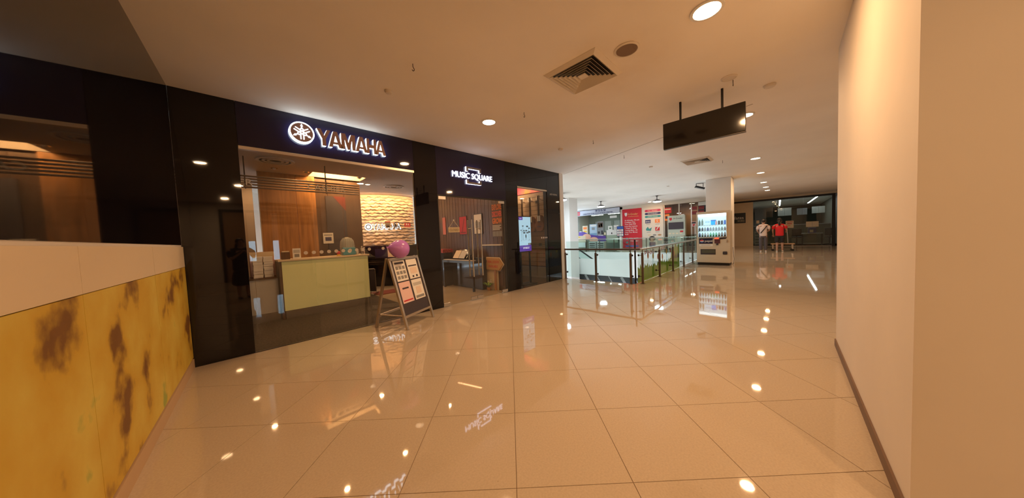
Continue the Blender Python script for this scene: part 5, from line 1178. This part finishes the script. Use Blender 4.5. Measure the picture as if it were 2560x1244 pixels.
def person(label, loc, rz, H, shirt, trousers, hair, arms, trouser_to, wide=1.0, feet=None, shoe=M_paper, step=0.0, dress=None, sleeve=True):
    """faces local -y; arms = (right elbow, right hand, left elbow, left hand) as fractions of H"""
    k = H
    def v(x, y, z): return (x * k, y * k, z * k)
    eR, hR, eL, hL = arms
    J = [(v(0, 0, .50), (.075 * k * wide, .055 * k)), (v(0, .004, .60), (.066 * k * wide, .05 * k)), (v(0, .006, .72), (.080 * k * wide, .055 * k)), (v(0, .0, .815), (.045 * k, .036 * k)), (v(0, -.004, .85), (.029 * k, .030 * k)),
         (v(0, -.008, .885), (.040 * k, .046 * k)), (v(0, -.010, .93), (.046 * k, .054 * k)), (v(0, -.006, .975), (.034 * k, .040 * k)),
         (v(-.10 * wide, 0, .80), (.030 * k, .030 * k)), (v(*eR), (.023 * k, .023 * k)), (v(*hR), (.014 * k, .012 * k)),
         (v(.10 * wide, 0, .80), (.030 * k, .030 * k)), (v(*eL), (.023 * k, .023 * k)), (v(*hL), (.014 * k, .012 * k)),
         (v(-.052, 0, .46), (.048 * k, .050 * k)), (v(-.055, -.01 - step * .4, .27), (.032 * k, .033 * k)), (v(-.055, .0 - step, .045), (.019 * k, .021 * k)), (v(-.062, -.085 - step, .016), (.019 * k, .014 * k)),
         (v(.052, 0, .46), (.048 * k, .050 * k)), (v(.055, -.01 + step * .3, .27), (.032 * k, .033 * k)), (v(.055, .0 + step, .045), (.019 * k, .021 * k)), (v(.062, -.085 + step, .016), (.019 * k, .014 * k))]
    Ed = [(0, 1), (1, 2), (2, 3), (3, 4), (4, 5), (5, 6), (6, 7), (3, 8), (8, 9), (9, 10), (3, 11), (11, 12), (12, 13), (0, 14), (14, 15), (15, 16), (16, 17), (0, 18), (18, 19), (19, 20), (20, 21)]
    t, body = figure(label, loc, rz, J, Ed, M_skin)
    # hands: palm and five fingers each
    for s, hnd, elb in ((-1, hR, eR), (1, hL, eL)):
        h = Vector(v(*hnd)); d = (h - Vector(v(*elb))).normalized(); side = d.cross(Vector((0, 0, 1))); side = (side if side.length > .1 else Vector((1, 0, 0))).normalized(); nrm = side.cross(d)
        hp = chain(t, 'palm', [(tuple(h - d * .01 * k), .013 * k), (tuple(h + d * .022 * k), (.017 * k, .011 * k)), (tuple(h + d * .045 * k), (.018 * k, .009 * k))], M_skin, 1)
        for f in range(4):
            o = (f - 1.5) * .0095 * k; L = (.034, .040, .037, .029)[f] * k; b0 = h + d * .042 * k + side * o
            chain(hp, 'finger', [(tuple(b0), .0048 * k), (tuple(b0 + d * L * .5 - nrm * L * .15), .0044 * k), (tuple(b0 + d * L * .85 - nrm * L * .5), .0036 * k)], M_skin, 1)
        b0 = h + d * .012 * k + side * s * -.016 * k
        chain(hp, 'thumb', [(tuple(b0), .0055 * k), (tuple(b0 + d * .018 * k - side * s * .012 * k), .005 * k), (tuple(b0 + d * .034 * k - side * s * .010 * k - nrm * .006 * k), .004 * k)], M_skin, 1)
    # face
    mk('eye', MB().sph(v(-.018, -.056, .935), .0065 * k, n=8).sph(v(.018, -.056, .935), .0065 * k, n=8), M_ink, t, smooth=True)
    mk('nose', MB().sph(v(0, -.062, .917), .008 * k, (0.8, 1, 1.3), n=8), M_skin, t, smooth=True)
    mk('mouth', MB().sph(v(0, -.054, .897), .012 * k, (1, .4, .35), n=8), mat('lip', (.4, .12, .10), .5), t, smooth=True)
    mk('ear', MB().sph(v(-.049, 0, .922), .012 * k, (.5, .8, 1.2), n=8), M_skin, t, smooth=True); mk('ear', MB().sph(v(.049, 0, .922), .012 * k, (.5, .8, 1.2), n=8), M_skin, t, smooth=True)
    # hair cap
    bm = bmesh.new(); bmesh.ops.create_uvsphere(bm, u_segments=20, v_segments=14, radius=1)
    for vv in bm.verts:
        if vv.co.y < -.55 and vv.co.z < .35: vv.co.y = -.55 + (vv.co.y + .55) * .1
        if vv.co.z < -.5 : vv.co *= .92
    bmesh.ops.transform(bm, matrix=Matrix.Translation(v(0, .006, .942)) @ Matrix.Diagonal((.054 * k, .062 * k, .058 * k, 1)), verts=bm.verts)
    m_ = bpy.data.meshes.new('hair'); bm.to_mesh(m_); bm.free(); m_.materials.append(M_hair)
    for p in m_.polygons: p.use_smooth = True
    hr = mk('hair', m_, None, t)
    if hair == 'tail':
        mk('bun', MB().sph(v(0, .035, .995), .036 * k, (1.25, 1, .8)), M_hair, hr, smooth=True)
        chain(hr, 'ponytail', [(v(0, .055, .95), .02 * k), (v(0, .075, .90), .034 * k), (v(0, .072, .84), .030 * k), (v(0, .062, .79), .012 * k)], M_hair, 2)
    elif hair == 'long':
        chain(hr, 'long_hair', [(v(0, .02, .95), (.05 * k, .04 * k)), (v(0, .04, .88), (.058 * k, .03 * k)), (v(0, .05, .80), (.06 * k, .022 * k)), (v(0, .052, .74), (.045 * k, .012 * k))], M_hair, 2)
    # shirt with sleeves
    g = .012 * k
    sh = chain(t, 'shirt' if not dress else 'dress_top', [(v(0, .002, .455), (.094 * k * wide, .072 * k)), (v(0, .004, .60), (.084 * k * wide, .064 * k)), (v(0, .006, .72), (.094 * k * wide, .066 * k)), (v(0, .002, .795), (.078 * k * wide, .050 * k)), (v(0, 0, .828), (.036 * k, .036 * k))], shirt, 2, root=1)
    chain(sh, 'yoke', [(v(-.105 * wide, 0, .792), .036 * k), (v(-.05, 0, .806), .046 * k), (v(.05, 0, .806), .046 * k), (v(.105 * wide, 0, .792), .036 * k)], shirt, 2)
    for s, e in ((-1, eR), (1, eL)):
        a = Vector(v(s * .100 * wide, 0, .800)); b_ = Vector(v(*e))
        m1 = a.lerp(b_, .5); m2 = a.lerp(b_, .86)
        chain(sh, 'sleeve', [(tuple(a), .046 * k), (tuple(m1), .042 * k), (tuple(m2), .037 * k)], shirt, 2)
    if dress:
        chain(t, 'skirt', [(v(0, 0, .54), (.085 * k, .066 * k)), (v(0, 0, .42), (.135 * k, .09 * k)), (v(0, 0, .28), (.15 * k, .10 * k)), (v(0, 0, .20), (.15 * k, .10 * k))], dress, 2)
    else:
        mb = chain(t, 'trousers', [(v(0, 0, .57), (.078 * k * wide, .060 * k)), (v(0, 0, .50), (.088 * k * wide, .066 * k)), (v(0, 0, .405), (.088 * k * wide, .066 * k))], trousers, 2)
        for s, st in ((-1, -step), (1, step)):
            if trouser_to < .15: pts = [(v(s * .048, 0, .48), (.056 * k, .060 * k)), (v(s * .055, -.01 + st * .35, .27), .046 * k), (v(s * .055, st, trouser_to), .036 * k)]
            else: pts = [(v(s * .048, 0, .48), (.060 * k, .062 * k)), (v(s * .056, -.006 + st * .2, .36), .056 * k), (v(s * .058, -.01 + st * .35, trouser_to), .052 * k)]
            chain(mb, 'trouser_leg', pts, trousers, 2)
    for s, st in ((-1, -step), (1, step)):
        chain(t, 'shoe', [(v(s * .056, .022 + st, .020), (.022 * k, .019 * k)), (v(s * .060, -.04 + st, .018), (.024 * k, .018 * k)), (v(s * .064, -.098 + st, .014), (.021 * k, .012 * k))], shoe, 2)
    return t
M_tee = mat('pinkish_white_cotton', (.66, .55, .52), .8); M_greytr = mat('dark_grey_cloth', (.085, .075, .085), .85); M_redtee = mat('bright_red_cotton', (.60, .015, .02), .8); M_blk = mat('black_cloth', (.02, .018, .02), .85)
p1 = person('person seen from behind in a pale T-shirt and grey trousers with a dark crossbody strap', (18.55, .83, .0), 93, 1.62, M_tee, M_greytr, 'short', ((-.14, -.02, .655), (-.06, -.13, .60), (.14, -.01, .655), (.10, -.10, .58)), .05, 1.12)
mk('crossbody_strap', MB().bar((-.135, .125, 1.28), (.10, .128, 0.93), .035, .006, (0, 1, 0)).bar((-.135, .125, 1.28), (-.12, 0, 1.335), .035, .006, (0, 1, 0)), M_blk, p1)
p2 = person('person seen from behind in a red T-shirt and black shorts with a high ponytail', (18.70, .25, .0), 85, 1.60, M_redtee, M_blk, 'tail', ((-.145, -.03, .67), (-.13, -.13, .62), (.155, -.02, .66), (.15, -.09, .52)), .26, 1.2, step=.05)
tr = thing('trolley', 'flat wooden platform trolley with an upright handle in front of the person in red', 'trolley', (19.35, .03, 0), -86)
mk('platform', B(-.55, .30, -.25, .25, .33, .37), mat('plywood_deck', (.40, .25, .13), .6), tr, bevel=.006)
for x in (-.48, .22):
    for y in (-.18, .18): 
        wv = mk('caster', MB().cyl((x, y - .015, .055), (x, y + .015, .055), .055, 16), M_blackm, tr, smooth=True); mk('fork', B(x - .02, x + .02, y - .02, y + .02, .112, .329), M_steel, wv)
mk('handle', MB().tube([(.06, -.1, .371), (.02, -.1, 1.25)], .014, 8), M_steel, tr, smooth=True)
# the person taking the picture, mirrored in the dark facade
p3 = person('person in a dark dress with long hair, mirrored in the dark window glass', (.20, -.74, 0), 160, 1.56, M_blk, M_blk, 'long', ((-.15, -.06, .66), (-.06, -.15, .74), (.15, -.08, .66), (.06, -.17, .76)), .05, 1.45, shoe=M_blk, dress=M_blk)
